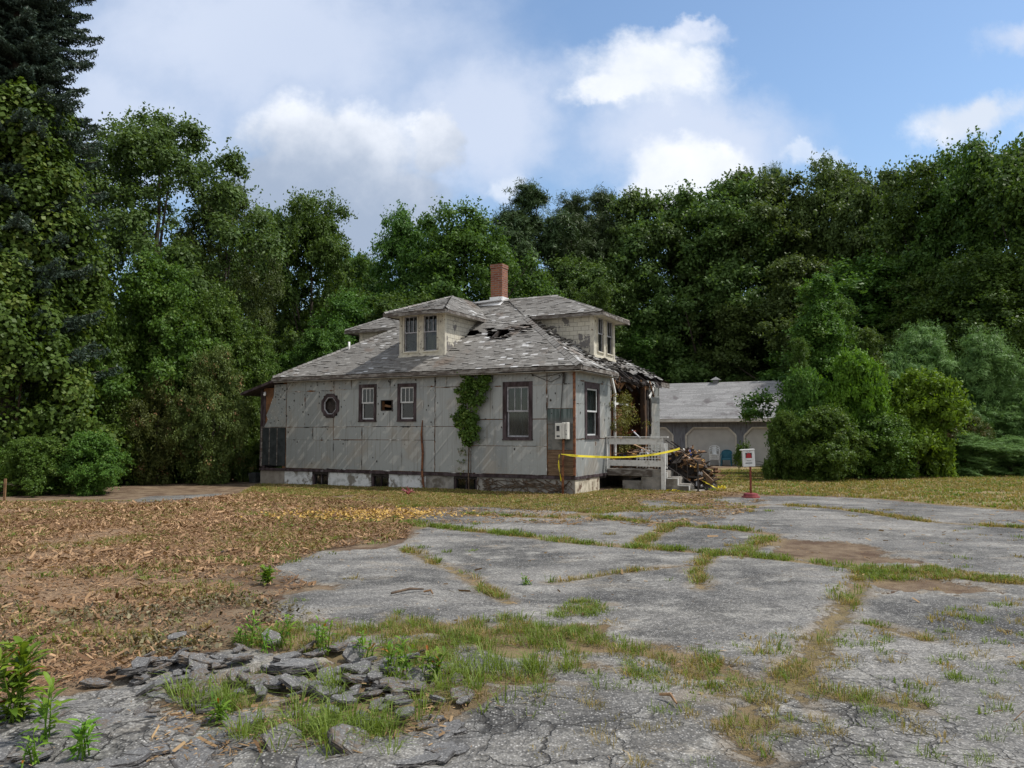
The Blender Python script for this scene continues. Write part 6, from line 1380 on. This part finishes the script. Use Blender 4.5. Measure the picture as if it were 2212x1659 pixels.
for _ in range(150):
    t = rc.random()
    if t < .4: x, y, lab = rc.gauss(410, 75), rc.gauss(1455, 32), 'small broken grey asphalt chunk in the left arm of the heap'
    elif t < .75: x, y, lab = rc.gauss(830, 90), rc.gauss(1495, 32), 'small broken grey asphalt chunk in the right arm of the heap, near the long slab'
    else: x, y, lab = rc.gauss(620, 75), rc.gauss(1458, 30), 'small broken grey asphalt chunk in the middle of the heap, round the brown faced one'
    put_chunk(x, y, rc.uniform(.04, .105), .2, lab, lab.replace('small broken grey asphalt chunk', 'small chunks'), CM, rc.uniform(.0, .045))
for _ in range(95):
    x, y = (rc.uniform(-30, 560), rc.uniform(1500, 1665)) if rc.random() < .62 else (rc.uniform(540, 1010), rc.uniform(1545, 1665)); 
    put_chunk(x, y, rc.uniform(.06, .15), .06, 'flat cracked piece of asphalt still lying in the broken paving at lower left', 'flat broken paving pieces', SM, -.004)
def plant(x, y, h, n, label, droop=.5, lw=.028, ll=.12, mat='weed_leaf', group=None, r=random.Random(77)):
    gx, gy = gp(x, y); o = empty('weed_plant', (gx, gy, float(gz(gx, gy))), r.random() * 6.28, label, 'weed', group)
    st, lf = MB(), MB()
    for k in range(n):
        a0 = r.random() * 6.28; lean = r.uniform(.02, .35); hh_ = h * r.uniform(.6, 1.05); tip = Vector((math.cos(a0) * lean * hh_, math.sin(a0) * lean * hh_, hh_)); b0 = Vector((r.gauss(0, .03), r.gauss(0, .03), 0)); st.tube([b0, b0.lerp(tip, .5) + Vector((0, 0, .01)), tip], [.005, .004, .002], 4)
        m = max(6, int(hh_ / .022))
        for j in range(m):
            t = (j + 1) / m; c = b0.lerp(tip, t); a = j * 2.4 + a0; L = ll * (1.15 - .75 * abs(t - .55)) * r.uniform(.75, 1.1) * (hh_ / h); e = r.uniform(.2, .8) * (.5 + t); d_ = Vector((math.cos(a) * math.cos(e), math.sin(a) * math.cos(e), math.sin(e))); s_ = Vector((-math.sin(a), math.cos(a), 0)); w_ = lw * L / ll / 2
            q1 = c + d_ * L * .4; q2 = c + d_ * L * .75 + Vector((0, 0, -.15 * L * droop)); q3 = c + d_ * L + Vector((0, 0, -.45 * L * droop))
            lf.poly([tuple(p) for p in (c, q1 + s_ * w_ + Vector((0, 0, w_ * .4)), q2 + s_ * w_ * .7, q3, q2 - s_ * w_ * .7, q1 - s_ * w_ + Vector((0, 0, w_ * .4)), q1, q2)], r.random() * .88 if r.random() < .96 else .99, [[0, 6, 1], [0, 5, 6], [6, 7, 2, 1], [5, 4, 7, 6], [7, 3, 2], [4, 3, 7]])
    st.build('stem', 'weed_leaf', o); lf.build('foliage', mat, o)
plant(28, 1560, .42, 9, 'tall dark green leafy weed at the left edge of the foreground', lw=.05, ll=.19)
plant(100, 1600, .36, 3, 'leggy green weed second from the left edge', lw=.046, ll=.17)
plant(178, 1640, .17, 6, 'short bushy weed at lower left right of the leggy one', ll=.11, lw=.03)
plant(70, 1650, .14, 5, 'low weed at the very bottom left corner', ll=.08, lw=.02)
WP = 'upright leafy weeds behind the asphalt heap'
for i, (x, y, h) in enumerate(((540, 1400, .24), (575, 1412, .22), (612, 1405, .25), (700, 1420, .28), (690, 1400, .22), (775, 1425, .20), (800, 1432, .17), (520, 1395, .18), (845, 1460, .22), (875, 1470, .2), (930, 1470, .18), (865, 1445, .2))):
    plant(x, y, h, 4, 'upright yellow green leafy weed growing behind the asphalt heap', ll=.095, lw=.026, group=WP)
plant(578, 1258, .14, 14, 'round dark green weed clump at the edge of the paving left of centre', ll=.12, lw=.045)
plant(1135, 1262, .10, 7, 'small green weed alone on the asphalt near the middle', ll=.07, lw=.02)
plant(945, 1470, .16, 8, 'bushy low weed right of the heap', ll=.08, lw=.025)
plant(470, 1560, .13, 8, 'small spiky weed in the rubble', ll=.1, lw=.02)
# long fresh grass in the rubble
q = []
for (x, y, s_, n) in ((450, 1520, .08, 160), (520, 1530, .07, 110), (700, 1590, .11, 300), (780, 1600, .08, 260), (560, 1580, .08, 120), (820, 1590, .08, 100), (640, 1560, .10, 120), (430, 1505, .06, 90), (740, 1500, .09, 100), (1000, 1480, .25, 300), (1080, 1450, .3, 350)): q.append(np.array(gp(x, y)) + rng.normal(0, s_, (n, 2)))
q = np.concatenate(q); blades('tall_grass', 'green_blade', q[:, 0], q[:, 1], .07 + .13 * rng.random(len(q)), np.full(len(q), .006), .3 + .7 * rng.random(len(q)), 'long fresh green grass growing up through the broken asphalt', 'grass', 1.6, 0., 18, .03)
